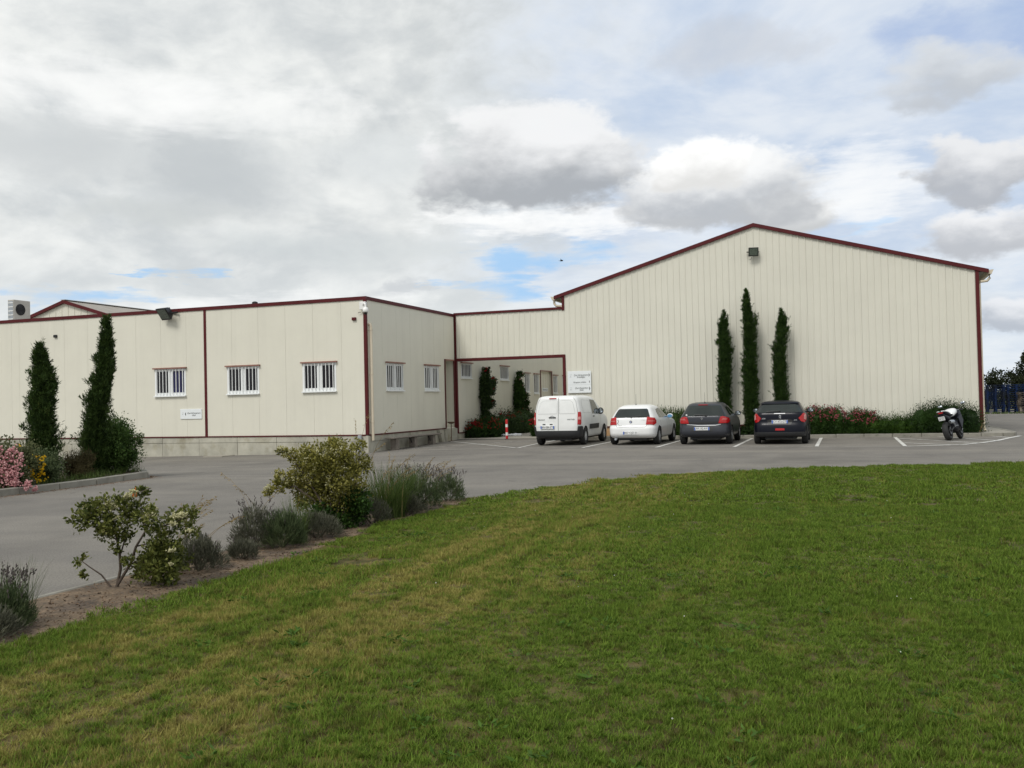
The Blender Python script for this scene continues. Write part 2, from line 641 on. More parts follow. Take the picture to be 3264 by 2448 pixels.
# ================================================================== the setting
def grid_sheet(name, xs, ys, zf, m, kind='structure'):
    V = [(x, y, zf(x, y)) for y in ys for x in xs]
    n = len(xs)
    F = [(j * n + i, j * n + i + 1, (j + 1) * n + i + 1, (j + 1) * n + i) for j in range(len(ys) - 1) for i in range(n - 1)]
    me = bpy.data.meshes.new(name)
    me.from_pydata(V, [], F)
    me.polygons.foreach_set('use_smooth', [True] * len(me.polygons))
    return link(name, me, m, None, kind)


def poly_sheet(name, pts, z, m, parent=None, kind='structure', th=0.0):
    b = MB()
    if th:
        b.hull([(x, y, z - th) for x, y in pts], [(x, y, z) for x, y in pts])
    else:
        b.add([(x, y, z) for x, y in pts], [tuple(range(len(pts)))])
    o = b.build(name, m, parent, kind=kind)
    return o


AX0, AX1, AY0, AY1 = -62.0, 62.0, -25.0, 86.0
gx = [-1500, -300, AX0 - .5, AX0, AX1, AX1 + .5, 300, 1500]
gy = [-1500, -300, AY0 - .5, AY0, AY1, AY1 + .5, 300, 1500]
grid_sheet('ground', gx, gy, lambda x, y: -.7 if AX0 <= x <= AX1 and AY0 <= y <= AY1 else -.012, M['field'])
nx = [AX0 + i for i in range(int(AX1 - AX0) + 1)]
ny = [AY0 + i for i in range(int(AY1 - AY0) + 1)]
grid_sheet('asphalt_yard', nx, ny, g, M['asphalt'])


def paint(name, pts, w, m, dz=.009):
    """a painted strip that follows the yard; pts: centre line"""
    V = []
    F = []
    dense = []
    for (x0, y0), (x1, y1) in zip(pts[:-1], pts[1:]):
        L = math.hypot(x1 - x0, y1 - y0)
        k = max(1, int(L / .4))
        dense += [(x0 + (x1 - x0) * i / k, y0 + (y1 - y0) * i / k) for i in range(k)]
    dense.append(pts[-1])
    for i, (x, y) in enumerate(dense):
        a = dense[max(0, i - 1)]
        b = dense[min(len(dense) - 1, i + 1)]
        d = math.hypot(b[0] - a[0], b[1] - a[1])
        ox, oy = -(b[1] - a[1]) / d * w / 2, (b[0] - a[0]) / d * w / 2
        V += [(x + ox, y + oy, g(x + ox, y + oy) + dz), (x - ox, y - oy, g(x - ox, y - oy) + dz)]
    F = [(2 * i, 2 * i + 1, 2 * i + 3, 2 * i + 2) for i in range(len(dense) - 1)]
    me = bpy.data.meshes.new(name)
    me.from_pydata(V, [], F)
    return link(name, me, m, None, 'structure')


for x in (-5.88, -3.36, -.84, 1.72, -8.41):
    paint('parking_line', [(x, 30.55), (x + .01, 36.75)], .115, M['paint'])
paint('parking_line', [(-10.95, 31.2), (-11.1, 36.9)], .115, M['paint'])
paint('bay_front_line', [(-14.3, 30.9), (-11, 31.0), (1.7, 30.5)], .05, M['paintworn'])
paint('door_zone_line', [(-16.1, 36.8), (-11.05, 31.2)], .10, M['paint'], .012)
paint('door_zone_line', [(-15.8, 31.55), (-14.2, 33.55), (-12.4, 35.7), (-11.3, 36.9)], .09, M['paintworn'], .006)
for a, b in (((1.8, 35.9), (4.0, 32.2)), ((1.8, 32.65), (3.1, 31.15)), ((3.2, 36.95), (4.67, 33.75)), ((4.95, 37.05), (5.4, 35.75))):
    paint('hatch_line', [a, b], .11, M['paint'], .006)
paint('hatch_border_line', [(1.72, 30.36), (2.6, 30.75), (3.4, 31.25), (4.1, 32.4), (4.68, 33.7), (5.3, 35.5), (5.85, 37.0)], .15, M['paint'], .013)
grid_sheet('courtyard_path', [-16.26 + .317 * i for i in range(17)], [37.95 + i for i in range(23)], lambda x, y: .02 + max(g(x, y), -.02), M['path'])
o = poly_sheet('concrete_slab', [(-22.75, 29.0), (-21.9, 29.0), (-21.9, 29.8), (-22.75, 29.8)], -.165, M['path'], th=.1)

# planting strip at the foot of the hall and the kerb in front of it
poly_sheet('planting_strip', [(-11.0, 37.1), (4.55, 37.1), (4.55, 38.1), (-11.0, 38.1)], .10, M['strip'], th=.3)
poly_sheet('corner_pavement', [(4.58, 37.13), (5.3, 37.13), (5.62, 37.3), (5.72, 37.75), (5.75, 60), (4.9, 60), (4.9, 38.3), (4.58, 38.3)], .118, M['path'], th=.3)


def kerb(name, pts, w=.13, h=.125, gap=.012, base=-.1, zf=None):
    """kerb stones laid one after the other along pts"""
    e = bpy.data.objects.new(name, None)
    col.objects.link(e)
    e.location = (pts[0][0], pts[0][1], 0)
    e['kind'] = 'structure'
    rnd = random.Random(len(pts) + int(pts[0][0] * 7))
    for (x0, y0), (x1, y1) in zip(pts[:-1], pts[1:]):
        L = math.hypot(x1 - x0, y1 - y0)
        k = max(1, round(L / 1.0))
        ux, uy = (x1 - x0) / L, (y1 - y0) / L
        for i in range(k):
            a, b = L * i / k + gap / 2, L * (i + 1) / k - gap / 2
            hh = h + rnd.uniform(-.006, .006)
            j = rnd.uniform(-.006, .006)
            q = [(x0 + ux * t - uy * (s + j), y0 + uy * t + ux * (s + j)) for t, s in ((a, -w / 2), (b, -w / 2), (b, w / 2), (a, w / 2))]
            z = g(*q[0])
            m_ = MB()
            m_.hull([(x, y, z + base) for x, y in q], [(x, y, z + hh) for x, y in q])
            m_.build('kerb_stone', M['kerb'], e, bevel=.012)
    return e


kerb('kerb', [(-11.1, 37.02), (4.6, 37.02)])
kerb('corner_kerb', [(4.6, 37.02), (5.3, 37.06), (5.68, 37.3), (5.8, 37.8), (5.83, 45.8)])
kerb('island_kerb', [(-15.55, 10.0), (-15.7, 16.3), (-16.05, 18.3), (-16.9, 19.2)], w=.15, h=.14)
poly_sheet('island_soil', [(-15.66, 9.9), (-15.78, 16.3), (-16.12, 18.25), (-16.95, 19.05), (-20.5, 19.6), (-20.5, 9.9)], .10, M['strip'], th=.3)
kerb('bed_edging', [(-6.72, -2), (-6.72, 6), (-6.68, 13.6)], w=.07, h=.02)
poly_sheet('flower_bed', [(-6.66, -2), (-6.66, 13.6), (-6.3, 14.5), (-5.8, 15.0), (-5.3, 14.9), (-5.35, 13), (-5.2, 8), (-5.2, -2)], .012, M['soil'], th=.1)


# ------------------------------------------------------------------ wall pieces
YA, XB, YG = 29.96, -16.27, 38.16
XGL, XGR, HE, HA = -11.21, 4.79, 6.212, 8.521


def face_A(u, d, z):
    return (u, YA - d, z)


def face_B(u, d, z):
    return (XB + d, u, z)


def face_G(u, d, z):
    return (u, YG - d, z)


def panel(parent, T, u0, u1, z0, z1, holes, m, gap=.0028, name='wall_panel', th=.06):
    b = MB()
    b.T = T
    a0, a1 = u0 + gap, u1 - gap
    hs = [h for h in holes if h[0] < a1 and h[1] > a0]
    if not hs:
        b.box(a0, a1, -th, 0, z0, z1)
    else:
        cuts = sorted({a0, a1} | {min(max(v, a0), a1) for h in hs for v in h[:2]})
        for c0, c1 in zip(cuts[:-1], cuts[1:]):
            if c1 - c0 < 1e-4:
                continue
            z = z0
            for h in sorted([h for h in hs if h[0] < c1 - 1e-5 and h[1] > c0 + 1e-5], key=lambda h: h[2]):
                if h[2] > z:
                    b.box(c0, c1, -th, 0, z, h[2])
                z = h[3]
            if z < z1:
                b.box(c0, c1, -th, 0, z, z1)
    return b.build(name, m, parent)


def window(parent, T, u0, u1, z0, z1, bars=9, mull=True, lintel=True, blue=False):
    """barred window: the frame carries panes, bars, sill and lintel"""
    f = MB()
    f.T = T
    w = .055
    f.box(u0, u0 + w, -.055, .012, z0, z1)
    f.box(u1 - w, u1, -.055, .012, z0, z1)
    f.box(u0 + w, u1 - w, -.055, .012, z1 - w, z1)
    f.box(u0 + w, u1 - w, -.055, .012, z0, z0 + w + .02)
    um = (u0 + u1) / 2
    if mull:
        f.box(um - .075, um + .075, -.055, .008, z0 + w + .02, z1 - w)
        for a, b in ((u0 + w, um - .075), (um + .075, u1 - w)):
            f.box(a, a + .035, -.055, -.005, z0 + w + .02, z1 - w)
            f.box(b - .035, b, -.055, -.005, z0 + w + .02, z1 - w)
            f.box(a + .035, b - .035, -.055, -.005, z1 - w - .035, z1 - w)
            f.box(a + .035, b - .035, -.055, -.005, z0 + w + .02, z0 + w + .06)
    fr = f.build('window', M['white_pvc'], parent)
    for a, b in (((u0 + w, um), (um, u1 - w)) if mull else ((u0 + w, u1 - w),)):
        p = MB()
        p.T = T
        p.box(a, b - .002, -.052, -.036, z0 + w, z1 - w)
        p.build('pane', M['bluepane'] if blue and a > u0 + .2 else M['pane'], fr)
    for i in range(bars):
        u = u0 + .03 + (u1 - u0 - .06) * (i + .5) / bars
        b = MB()
        b.T = T
        b.box(u - .011, u + .011, .045, .067, z0 - .02, z1 - .02)
        b.build('bar', M['bar'], fr)
    s = MB()
    s.T = T
    s.box(u0 - .02, u1 + .02, .002, .085, z0 - .045, z0 - .002)
    s.build('sill', M['white_pvc'], fr)
    if lintel:
        s = MB()
        s.T = T
        s.box(u0 - .05, u1 + .06, .002, .10, z1 + .004, z1 + .055)
        s.build('lintel', M['lintel'], fr)
    return fr


# ================================================================== low cream building on the left
LB = thing('low_building', 'long flat-roofed cream office block with barred windows and red trim', 'building', (XB, YA, g(XB, YA)))
ZP, ZT = .555, 5.45
winA = [(-25.72, -24.24, 2.17, 3.22), (-22.30, -20.86, 2.17, 3.20), (-18.95, -17.53, 2.18, 3.22)]
winB = [(31.48, 32.90, 2.17, 3.20), (34.88, 36.29, 2.17, 3.20)]
winD = [(38.80, 40.02, 2.76, 3.42), (43.86, 45.08, 2.74, 3.42), (47.65, 48.45, 2.12, 3.14), (49.25, 50.07, 2.05, 3.12), (52.94, 53.71, 2.05, 3.12), (54.86, 55.7, 2.05, 3.12)]
doorB = (36.98, 37.97, ZP, 3.48)
doorD = (50.46, 52.62, .3, 3.32)
jA = [-50 + 1.2 * i for i in range(15)] + [-32.77, -31.57, -30.32, -29.10, -27.84, -26.65, -25.42, -24.20, -23.30, -22.08, -20.88, -19.68, -18.49, -17.29, XB]
for a, b in zip(jA[:-1], jA[1:]):
    panel(LB, face_A, a, b, ZP, ZT, winA, M['cream'])
jB = [YA, 31.2, 32.39, 33.6, 34.75, 35.9, 36.95, 38.05]
for a, b in zip(jB[:-1], jB[1:]):
    panel(LB, face_B, a, b, ZP, ZT, winB + [doorB], M['cream'])
jD = [38.2 + 1.2 * i for i in range(18)]
for a, b in zip(jD[:-1], jD[1:]):
    panel(LB, face_B, a, b, .3, ZT, winD + [doorD], M['cream'])
# structure behind the panels: dark joints
b = MB()
b.box(-50, XB - .07, YA + .07, YA + .25, .3, ZT)
b.build('inner_wall', M['joint'], LB)
b = MB()
for y0, y1 in ((YA + .25, 36.9), (38.05, 50.4), (52.7, 59.8)):
    b.box(XB - .25, XB - .07, y0, y1, .2, ZT)
b.box(XB - .25, XB - .07, 36.9, 38.05, 3.5, ZT)
b.box(XB - .25, XB - .07, 50.4, 52.7, 3.34, ZT)
b.build('inner_wall', M['joint'], LB)
for u0, u1, z0, z1 in winA:
    window(LB, face_A, u0, u1, z0, z1, blue=u0 < -25)
for u0, u1, z0, z1 in winB:
    window(LB, face_B, u0, u1, z0, z1)
for u0, u1, z0, z1 in winD:
    window(LB, face_B, u0, u1, z0, z1, bars=7 if u1 - u0 > 1 else 5, mull=False)
# door recesses
for (u0, u1, z0, z1), dp in ((doorB, .75), (doorD, .12)):
    b = MB()
    b.T = face_B
    b.box(u0 - .03, u0, -dp, -.062, z0, z1)
    b.box(u1, u1 + .03, -dp, -.062, z0, z1)
    b.box(u0 - .03, u1 + .03, -dp, -.062, z1, z1 + .03)
    b.box(u0 - .03, u1 + .03, -dp, -.002, z0 - .04, z0 - .001)
    b.build('door_recess', M['cream'], LB)
    b = MB()
    b.T = face_B
    b.box(u0, u1, -dp - .04, -dp + .02, z0, z1)
    dr = b.build('door', M['cream'], LB)
    b = MB()
    b.T = face_B
    for i in range(1, 5):
        uu = u0 + (u1 - u0) * i / 5
        b.box(uu - .008, uu + .008, -dp + .021, -dp + .028, z0 + .05, z1 - .05)
    b.build('door_rib', M['pipe'], dr)
    b = MB()
    b.T = face_B
    b.tube([(u0 + .15, -dp + .03, z0 + 1.05), (u0 + .15, -dp + .08, z0 + 1.05), (u0 + .27, -dp + .08, z0 + 1.05)], .012)
    b.build('handle', M['galv'], dr)
    for a, c in ((u0 - .05, u0 + .035), (u1 - .06, u1 + .09)):
        b = MB()
        b.T = face_B
        b.box(a, c, .003, .03, z0, z1 + .06)
        b.build('door_jamb', M['red'], LB)
    b = MB()
    b.T = face_B
    b.box(u0 + .036, u1 - .061, .003, .05, z1, z1 + .06)
    b.build('door_head', M['lintel'], LB)
# red trims
b = MB()
b.box(-50, XB + .035, YA - .035, YA + .3, ZT, ZT + .13)
b.build('parapet_cap', M['red'], LB)
b = MB()
b.box(XB - .3, XB + .035, YA + .302, 59.8, ZT, ZT + .128)
b.build('parapet_cap', M['red'], LB)
b = MB()
b.box(-23.355, -23.245, YA - .02, YA + .01, ZP, ZT)
b.build('cover_strip', M['red'], LB)
b = MB()
b.prism([(XB - .085, YA - .024), (XB + .024, YA - .024), (XB + .024, YA + .085), (XB + .002, YA + .085), (XB + .002, YA - .002), (XB - .085, YA - .002)], 'z', ZP - .01, ZT)
b.build('corner_flashing', M['red'], LB)
b = MB()
b.box(-50, XB - .087, YA - .045, YA + .01, ZP - .045, ZP - .002)
b.build('base_trim', M['red'], LB)
b = MB()
b.box(XB - .01, XB + .045, YA + .09, 36.95, ZP - .045, ZP - .002)
b.build('base_trim', M['red'], LB)
b = MB()
b.box(XB - .01, XB + .045, 38.3, 50.3, .255, .298)
b.build('base_trim', M['red'], LB)
# concrete plinth: two courses of cast blocks
for face, u_from, u_to, step, zl in ((face_A, -50, XB - .35, 1.78, -.5), (face_B, YA + .36, 38.1, 1.62, -.45)):
    b = MB()
    b.T = face
    b.box(u_from, u_to, -.3, -.035, zl, ZP - .05)
    b.build('plinth_core', M['plinth_joint'], LB)
    n = max(1, round((u_to - u_from) / step))
    rnd = random.Random(5)
    for i in range(n):
        a, c = u_from + (u_to - u_from) * i / n, u_from + (u_to - u_from) * (i + 1) / n
        for z0, z1 in ((zl, .285), (.297, ZP - .046)):
            b = MB()
            b.T = face
            k = rnd.uniform(0, .012)
            b.box(a + .006, c - .006, -.034, .012 + k, z0, z1)
            b.build('plinth_block', M['concrete'], LB, bevel=.006)
b = MB()
b.box(XB - .345, XB + .03, YA - .03, YA + .35, -.5, ZP - .047)
b.build('plinth_corner_block', M['concrete'], LB, bevel=.012)
b = MB()
b.T = face_B
b.box(38.25, 58.6, -.2, .02, -.3, .25)
b.build('plinth_core', M['concrete'], LB)
b = MB()
b.prism([(35.95, .50), (36.28, .50), (36.62, -.12), (36.28, -.12)], 'x', XB + .027, XB + .16)
b.build('concrete_brace', M['concrete'], LB, bevel=.01)
b = MB()
b.box(XB + .015, XB + .14, 37.2, 37.9, -.2, .16)
b.build('door_step', M['concrete'], LB, bevel=.01)
b = MB()
b.box(XB + .022, XB + .10, 36.75, 38.02, -.2, .5)
b.build('door_step', M['concrete'], LB, bevel=.01)
# flat roof and rear wall
b = MB()
b.box(-50, XB - .31, YA + .31, 43.9, 5.05, 5.2)
b.box(-27, XB - .31, 43.91, 59.8, 5.05, 5.2)
b.build('flat_roof', M['roof'], LB)
# downpipe on the side wall
b = MB()
xp = XB + .10
b.tube([(XB + .01, YA + .2, 4.56), (xp - .02, YA + .2, 4.58), (xp, YA + .2, 4.5), (xp, YA + .2, .33)], .055, 12)
dp = b.build('downpipe', M['pipe'], LB, smooth=40)
for z in (1.0, 2.75, 4.36):
    b = MB()
    b.lathe([(.062, z - .03), (.064, z), (.062, z + .03)], (xp, YA + .2, 0), n=12)
    b.box(XB + .002, xp, YA + .19, YA + .21, z - .012, z + .012)
    b.build('pipe_collar', M['pipe'], dp)
# small red boxes under the parapet
for u in (-16.73, -30.76):
    b = MB()
    b.box(u - .08, u + .08, YA - .07, YA - .002, 4.72, 4.83)
    b.build('alarm_box', M['red'] if u > -20 else M['black'], LB, bevel=.008)
b = MB()
b.lathe([(.11, ZT + .13), (.11, ZT + .2), (.05, ZT + .23)], (-21.1, YA + .15, 0), n=14)
b.build('roof_vent', M['black'], LB)
b = MB()
b.box(-16.4, -11.25, 59.85, 60.1, -.2, 5.2)
b.build('courtyard_end_wall', M['cream'], LB)

# ================================================================== gabled hall
HB = thing('gabled_hall', 'large cream ribbed-steel hall with red-edged gable behind the parked cars', 'building', (XGL, YG, 0))
XC = (XGL + XGR) / 2


def roofline(x):
    return HE + (HA - HE) * (1 - abs(x - XC) / (XC - XGL))


def sheet(parent, x0, x1, zb, ztop, pitch=.25, rib=.018):
    """one trapezoidal steel sheet; zb constant, ztop(x)"""
    n = max(1, round((x1 - x0) / pitch))
    pr = []
    for i in range(n):
        a = x0 + (x1 - x0) * i / n
        w = (x1 - x0) / n
        pr += [(a, 0), (a + w * .70, 0), (a + w * .80, rib), (a + w * .90, rib)]
    pr.append((x1, 0))
    xs = sorted(set([p[0] for p in pr]))
    V, F = [], []
    if x0 < XC < x1:
        pr = sorted(pr + [(XC, float(np.interp(XC, [p[0] for p in pr], [p[1] for p in pr])))])
    for x, d in pr:
        V += [(x, YG - d, zb), (x, YG - d, ztop(x))]
    m = len(pr)
    F = [(2 * i, 2 * i + 2, 2 * i + 3, 2 * i + 1) for i in range(m - 1)]
    # back skin closes it
    k = len(V)
    V += [(x0, YG + .03, zb), (x1, YG + .03, zb), (x1, YG + .03, ztop(x1)), (x0, YG + .03, ztop(x0))]
    F += [(k + 1, k, k + 3, k + 2), (0, 1, k + 3, k), (2 * m - 2, k + 1, k + 2, 2 * m - 1)]
    me = bpy.data.meshes.new('cladding_sheet')
    me.from_pydata(V, [], F)
    return link('cladding_sheet', me, M['cream_rib'], parent, None, True)


N = 16
for i in range(N):
    a = XGL + .06 + (XGR - XGL - .13) * i / N
    c = XGL + .06 + (XGR - XGL - .13) * (i + 1) / N
    sheet(HB, a + .001, c - .001, .5, lambda x: roofline(x) - .02)
# the linking wall over the passage
ZL, ZC = 3.60, 5.53
for i in range(5):
    a = XB + .03 + (XGL + .062 - XB - .03) * i / 5
    c = XB + .03 + (XGL + .062 - XB - .03) * (i + 1) / 5
    sheet(HB, a + .001, c - .001, ZL - .02, lambda x: ZC - .01)
b = MB()
b.box(XB + .03, XGL - .04, YG + .031, YG + .22, ZL - .02, ZC)
b.build('link_wall_back', M['cream'], HB)
for x0, x1, y0, y1, z0, z1, nm in (
        (XB - .02, XGL - .041, YG - .06, YG + .25, ZC, ZC + .10, 'link_cap'),
        (XB + .05, XGL + .05, YG - .055, YG + .23, ZL - .13, ZL - .005, 'passage_lintel'),
        (XGL - .06, XGL + .058, YG - .055, YG + .1, -.1, ZL - .131, 'passage_jamb'),
        (XB - .04, XB + .075, YG - .05, YG + .1, .3, ZC - .002, 'passage_jamb'),
        (XGL - .04, XGL + .058, YG - .05, YG + .06, ZC - .05, HE - .06, 'corner_flashing'),
        (XGR - .07, XGR + .05, YG - .05, YG + .06, .45, HE - .06, 'corner_flashing'),
        (XGL + .06, XGR - .072, YG - .045, YG - .002, .455, .497, 'base_trim')):
    b = MB()
    b.box(x0, x1, y0, y1, z0, z1)
    b.build(nm, M['red'], HB, bevel=.004)
b = MB()
b.box(XGL + .05, XGR, YG + .001, YG + .25, -.1, .45)
b.build('plinth', M['render'], HB)
# verge flashings along the two slopes
sl_ = (HA - HE) / (XC - XGL)
for s in (-1, 1):
    xe = XC + s * (XC - XGL + .38)
    ze = HA - sl_ * (XC - XGL + .38)
    b = MB()
    q = [(XC, HA - .13), (xe, ze - .13), (xe, ze + .015), (XC, HA + .015)]
    b.prism(q if s > 0 else q[::-1], 'y', YG - .09, YG + .02)
    b.build('verge_flashing', M['red'], HB)
    b = MB()
    q = [(XC, HA - .03), (xe, ze - .03), (xe, ze + .03), (XC, HA + .03)]
    b.prism(q, 'y', YG + .021, 76)
    b.build('roof_slope', M['roof'], HB)
    # gutter with its open end and swan neck
    xg = xe
    prof = [(xg - s * .02, ze - .02), (xg + s * .17, ze + .0), (xg + s * .10, ze - .16), (xg - s * .02, ze - .16)]
    b = MB()
    b.prism(prof, 'y', YG - .02, 75.8)
    gt = b.build('gutter', M['pipe'], HB)
    b = MB()
    xw = XGL if s < 0 else XGR
    b.tube([(xg + s * .04, YG + .12, ze - .16), (xg + s * .04, YG + .12, ze - .3), (xg - s * .04, YG + .12, ze - .4), (xw + s * .12, YG + .12, ze - .42), (xw + s * .07, YG + .12, ze - .5)] + ([(xw + s * .07, YG + .12, .32), (xw + s * .12, YG + .08, .14)] if s > 0 else [(xw + s * .07, YG + .12, ZC + .1)]), .05, 10)
    b.build('downpipe', M['pipe'], HB, smooth=40)
    b = MB()
    b.box(min(xw, xe), max(xw, xe), YG + .02, YG + .1, ze - .06, ze - .035)
    b.build('soffit', M['red'], HB)
for x, nm in ((XGL, 'side_wall'), (XGR, 'side_wall')):
    b = MB()
    b.box(x - .03 + (.04 if x < 0 else 0), x + .03 - (0.0 if x < 0 else .04), YG + .07, 75.5, 0, HE - .02)
    b.build(nm, M['cream'], HB)
b = MB()
b.prism([(XGL + .1, 0), (XGR - .1, 0), (XGR - .1, HE), (XC, HA - .05), (XGL + .1, HE)], 'y', 75.2, 75.4)
b.build('rear_wall', M['cream'], HB)

# ================================================================== gabled shed far left behind the low building
SB = thing('rear_shed', 'gabled shed with red verges and grey corrugated roof behind the parapet', 'building', (-45.5, 45, 0))
SXC, SY, SAZ, SHW = -45.5, 45.0, 8.5, 9.0
b = MB()
b.prism([(SXC - SHW, 0), (SXC + SHW, 0), (SXC + SHW, SAZ - .3 * SHW), (SXC, SAZ), (SXC - SHW, SAZ - .3 * SHW)], 'y', SY + .05, SY + .3)
b.build('gable_wall', M['cream_rib'], SB)
for i in range(36):
    x = SXC - SHW + .25 + i * .5
    b = MB()
    b.box(x - .02, x + .02, SY + .025, SY + .049, 3, SAZ - .3 * abs(x - SXC) - .1)
    b.build('cladding_rib', M['cream_rib'], SB)
for s in (-1, 1):
    xe, ze = SXC + s * (SHW + .4), SAZ - .3 * (SHW + .4)
    b = MB()
    b.prism([(SXC, SAZ - .13), (xe, ze - .13), (xe, ze + .07), (SXC, SAZ + .07)], 'y', SY - .12, SY + .02)
    b.build('verge_flashing', M['red'], SB)
    # corrugated roof sheets: ribs run down the slope
    V, F = [], []
    k = 0
    ys = []
    y = SY + .021
    while y < SY + 22:
        ys += [(y, 0), (y + .09, .035), (y + .18, 0)]
        y += .18
    for y, h in ys:
        V += [(SXC, y, SAZ + .03 + h), (xe, y, ze + .03 + h)]
    F = [(2 * i, 2 * i + 1, 2 * i + 3, 2 * i + 2) for i in range(len(ys) - 1)]
    me = bpy.data.meshes.new('roof_slope')
    me.from_pydata(V, [], F)
    link('roof_slope', me, M['roof'], SB, None, True)
b = MB()
b.box(SXC - .18, SXC + .18, SY - .1, SY + 22, SAZ + .06, SAZ + .10)
b.build('ridge_cap', M['roof'], SB)
b = MB()
b.box(SXC + SHW - .2, SXC + SHW, SY + .3, SY + 22, 0, SAZ - .3 * SHW)
b.box(SXC - SHW, SXC - SHW + .2, SY + .3, SY + 22, 0, SAZ - .3 * SHW)
b.build('side_wall', M['cream_rib'], SB)

# ================================================================== things fixed to or standing by the buildings
# air conditioner on the flat roof, fans facing right
ac = thing('air_conditioner', 'white twin-fan air conditioning unit standing on the flat roof', 'air conditioner', (-36.72, 33.6, 5.2))
b = MB()
b.box(-.19, .19, -.47, .47, .08, 1.75)
b.build('casing', M['acmetal'], ac, bevel=.015, wc=False)
b = MB()
for zz in (.48, 1.3):
    b.lathe([(.27, .0), (.27, .012), (.05, .02)], (.191, -.1, zz), 'x', 24)
b.build('fan_opening', M['black'], ac, wc=False)
for zz in (.48, 1.3):
    b = MB()
    for r in (.1, .17, .24):
        b.lathe([(r - .006, .022), (r + .006, .022), (r + .006, .032), (r - .006, .032)], (.19, -.1, zz), 'x', 24, closed=True)
    for k in range(4):
        t = k * math.pi / 4
        b.tube([(.217, -.1 +  .27 * math.cos(t), zz +  .27 * math.sin(t)), (.217, -.1 -  .27 * math.cos(t), zz -  .27 * math.sin(t))], .006, 5)
    b.build('fan_grille', M['black'], ac, wc=False)
b = MB()
b.box(-.15, .15, -.485, -.471, .2, 1.68)
cl = b.build('coil_panel', M['galv'], ac, wc=False)
for i in range(8):
    b = MB()
    b.box(-.16, .16, -.498, -.486, .25 + i * .19, .29 + i * .19)
    b.build('guard_bar', M['whitemetal'], cl, wc=False)
for y in (-.42, .42):
    b = MB()
    b.box(-.22, .22, y - .04, y + .04, 0, .08)
    b.build('foot', M['black'], ac, wc=False)


def floodlight(name, label, loc, s, tilt, yaw):
    t = thing(name, label, 'floodlight', loc, yaw)
    Rm = Matrix.Rotation(tilt, 3, 'X')

    def tr(x, y, z):
        v = Rm @ Vector((x, y, z)) * s
        return (v.x, v.y - .32 * s, v.z)
    b = MB()
    b.T = tr
    b.hull([(-.30, -.09, -.27), (.30, -.09, -.27), (.30, -.09, .27), (-.30, -.09, .27)], [(-.22, .12, -.18), (.22, .12, -.18), (.22, .12, .18), (-.22, .12, .18)])
    hd = b.build('housing', M['black'], t, bevel=.01, wc=False)
    b = MB()
    b.T = tr
    b.box(-.24, .24, -.105, -.092, -.20, .21)
    b.build('lamp_glass', M['glasslamp'], hd, wc=False)
    for i in range(5):
        b = MB()
        b.T = tr
        b.box(-.2 + i * .1 - .008, -.2 + i * .1 + .008, .1, .17, -.15, .15)
        b.build('cooling_fin', M['black'], hd, wc=False)
    b = MB()
    for q in (-1, 1):
        b.tube([(q * .34 * s, -.02, .05 * s), (q * .34 * s, -.32 * s, 0)], .018 * s, 6)
    b.box(-.36 * s, .36 * s, -.03, 0, .0, .06 * s)
    b.build('bracket', M['black'], t, wc=False)
    return t


fl = floodlight('floodlight', 'black floodlight high on the hall gable above the cypresses', (-3.26, YG - .04, 7.36), .66, R(14), R(12))
b = MB()
b.tube([(-.05, -.1, -.2), (-.1, -.05, -.3), (-.16, -.02, -.28)], .008, 5)
b.build('cable', M['black'], fl, wc=False)
floodlight('floodlight', 'black floodlight tilted under the parapet of the low building', (-24.85, YA - .01, 5.40), 1.0, R(36), R(-12))

# dome camera on the corner
sc_ = thing('security_camera', 'white dome security camera on the corner of the low building', 'camera', (XB - .02, YA - .02, 5.1))
b = MB()
b.box(-.15, .10, -.14, -.005, -.02, .27)
b.build('junction_box', M['whitemetal'], sc_, bevel=.012, wc=False)
b = MB()
b.tube([(.02, -.14, .16), (.10, -.22, .20), (.16, -.25, .16), (.17, -.25, .05)], .035, 10)
b.build('arm', M['whitemetal'], sc_, smooth=50, wc=False)
b = MB()
b.lathe([(.03, .06), (.075, .03), (.105, -.03), (.11, -.12), (.09, -.14)], (.17, -.25, 0), n=20)
b.build('shroud', M['whitemetal'], sc_, smooth=50, wc=False)
b = MB()
b.ball((.17, -.25, -.14), .07, .07, .085)
b.build('dome', M['black'], sc_, smooth=180, wc=False)
b = MB()
b.tube([(-.14, -.03, -.1), (-.22, -.05, -.1), (-.24, -.06, -.13)], .01, 5)
b.build('cable', M['black'], sc_, wc=False)


def on_A(x, z, d=.0, Y=YA):
    return Matrix.Translation((x, Y - d, z)) @ Matrix.Rotation(R(90), 4, 'X')


def arrow(parent, x, z, w, h, Y, s):
    b = MB()
    b.prism([(x, z - h / 2), (x + s * w, z), (x, z + h / 2)], 'y', Y - .002, Y)
    b.build('arrow', M['ink'], parent)


def hourglass(parent, x, z, s, Y):
    """the small pale emblem: two bowls one above the other with a slanting stroke between"""
    b = MB()
    b.prism([(x - .9 * s, z + .95 * s), (x, z + .75 * s), (x + .9 * s, z + 1.05 * s), (x + .55 * s, z + .7 * s), (x - .3 * s, z + .62 * s)], 'y', Y - .002, Y)
    b.prism([(x - .15 * s, z - .25 * s), (x + .35 * s, z + .2 * s), (x + .42 * s, z + .1 * s), (x - .05 * s, z - .35 * s)], 'y', Y - .002, Y)
    b.prism([(x - .85 * s, z - .95 * s), (x - .5 * s, z - .6 * s), (x + .1 * s, z - .5 * s), (x + .85 * s, z - .95 * s), (x + .4 * s, z - .82 * s), (x - .3 * s, z - .82 * s)], 'y', Y - .002, Y)
    b.build('emblem', M['faintink'], parent)


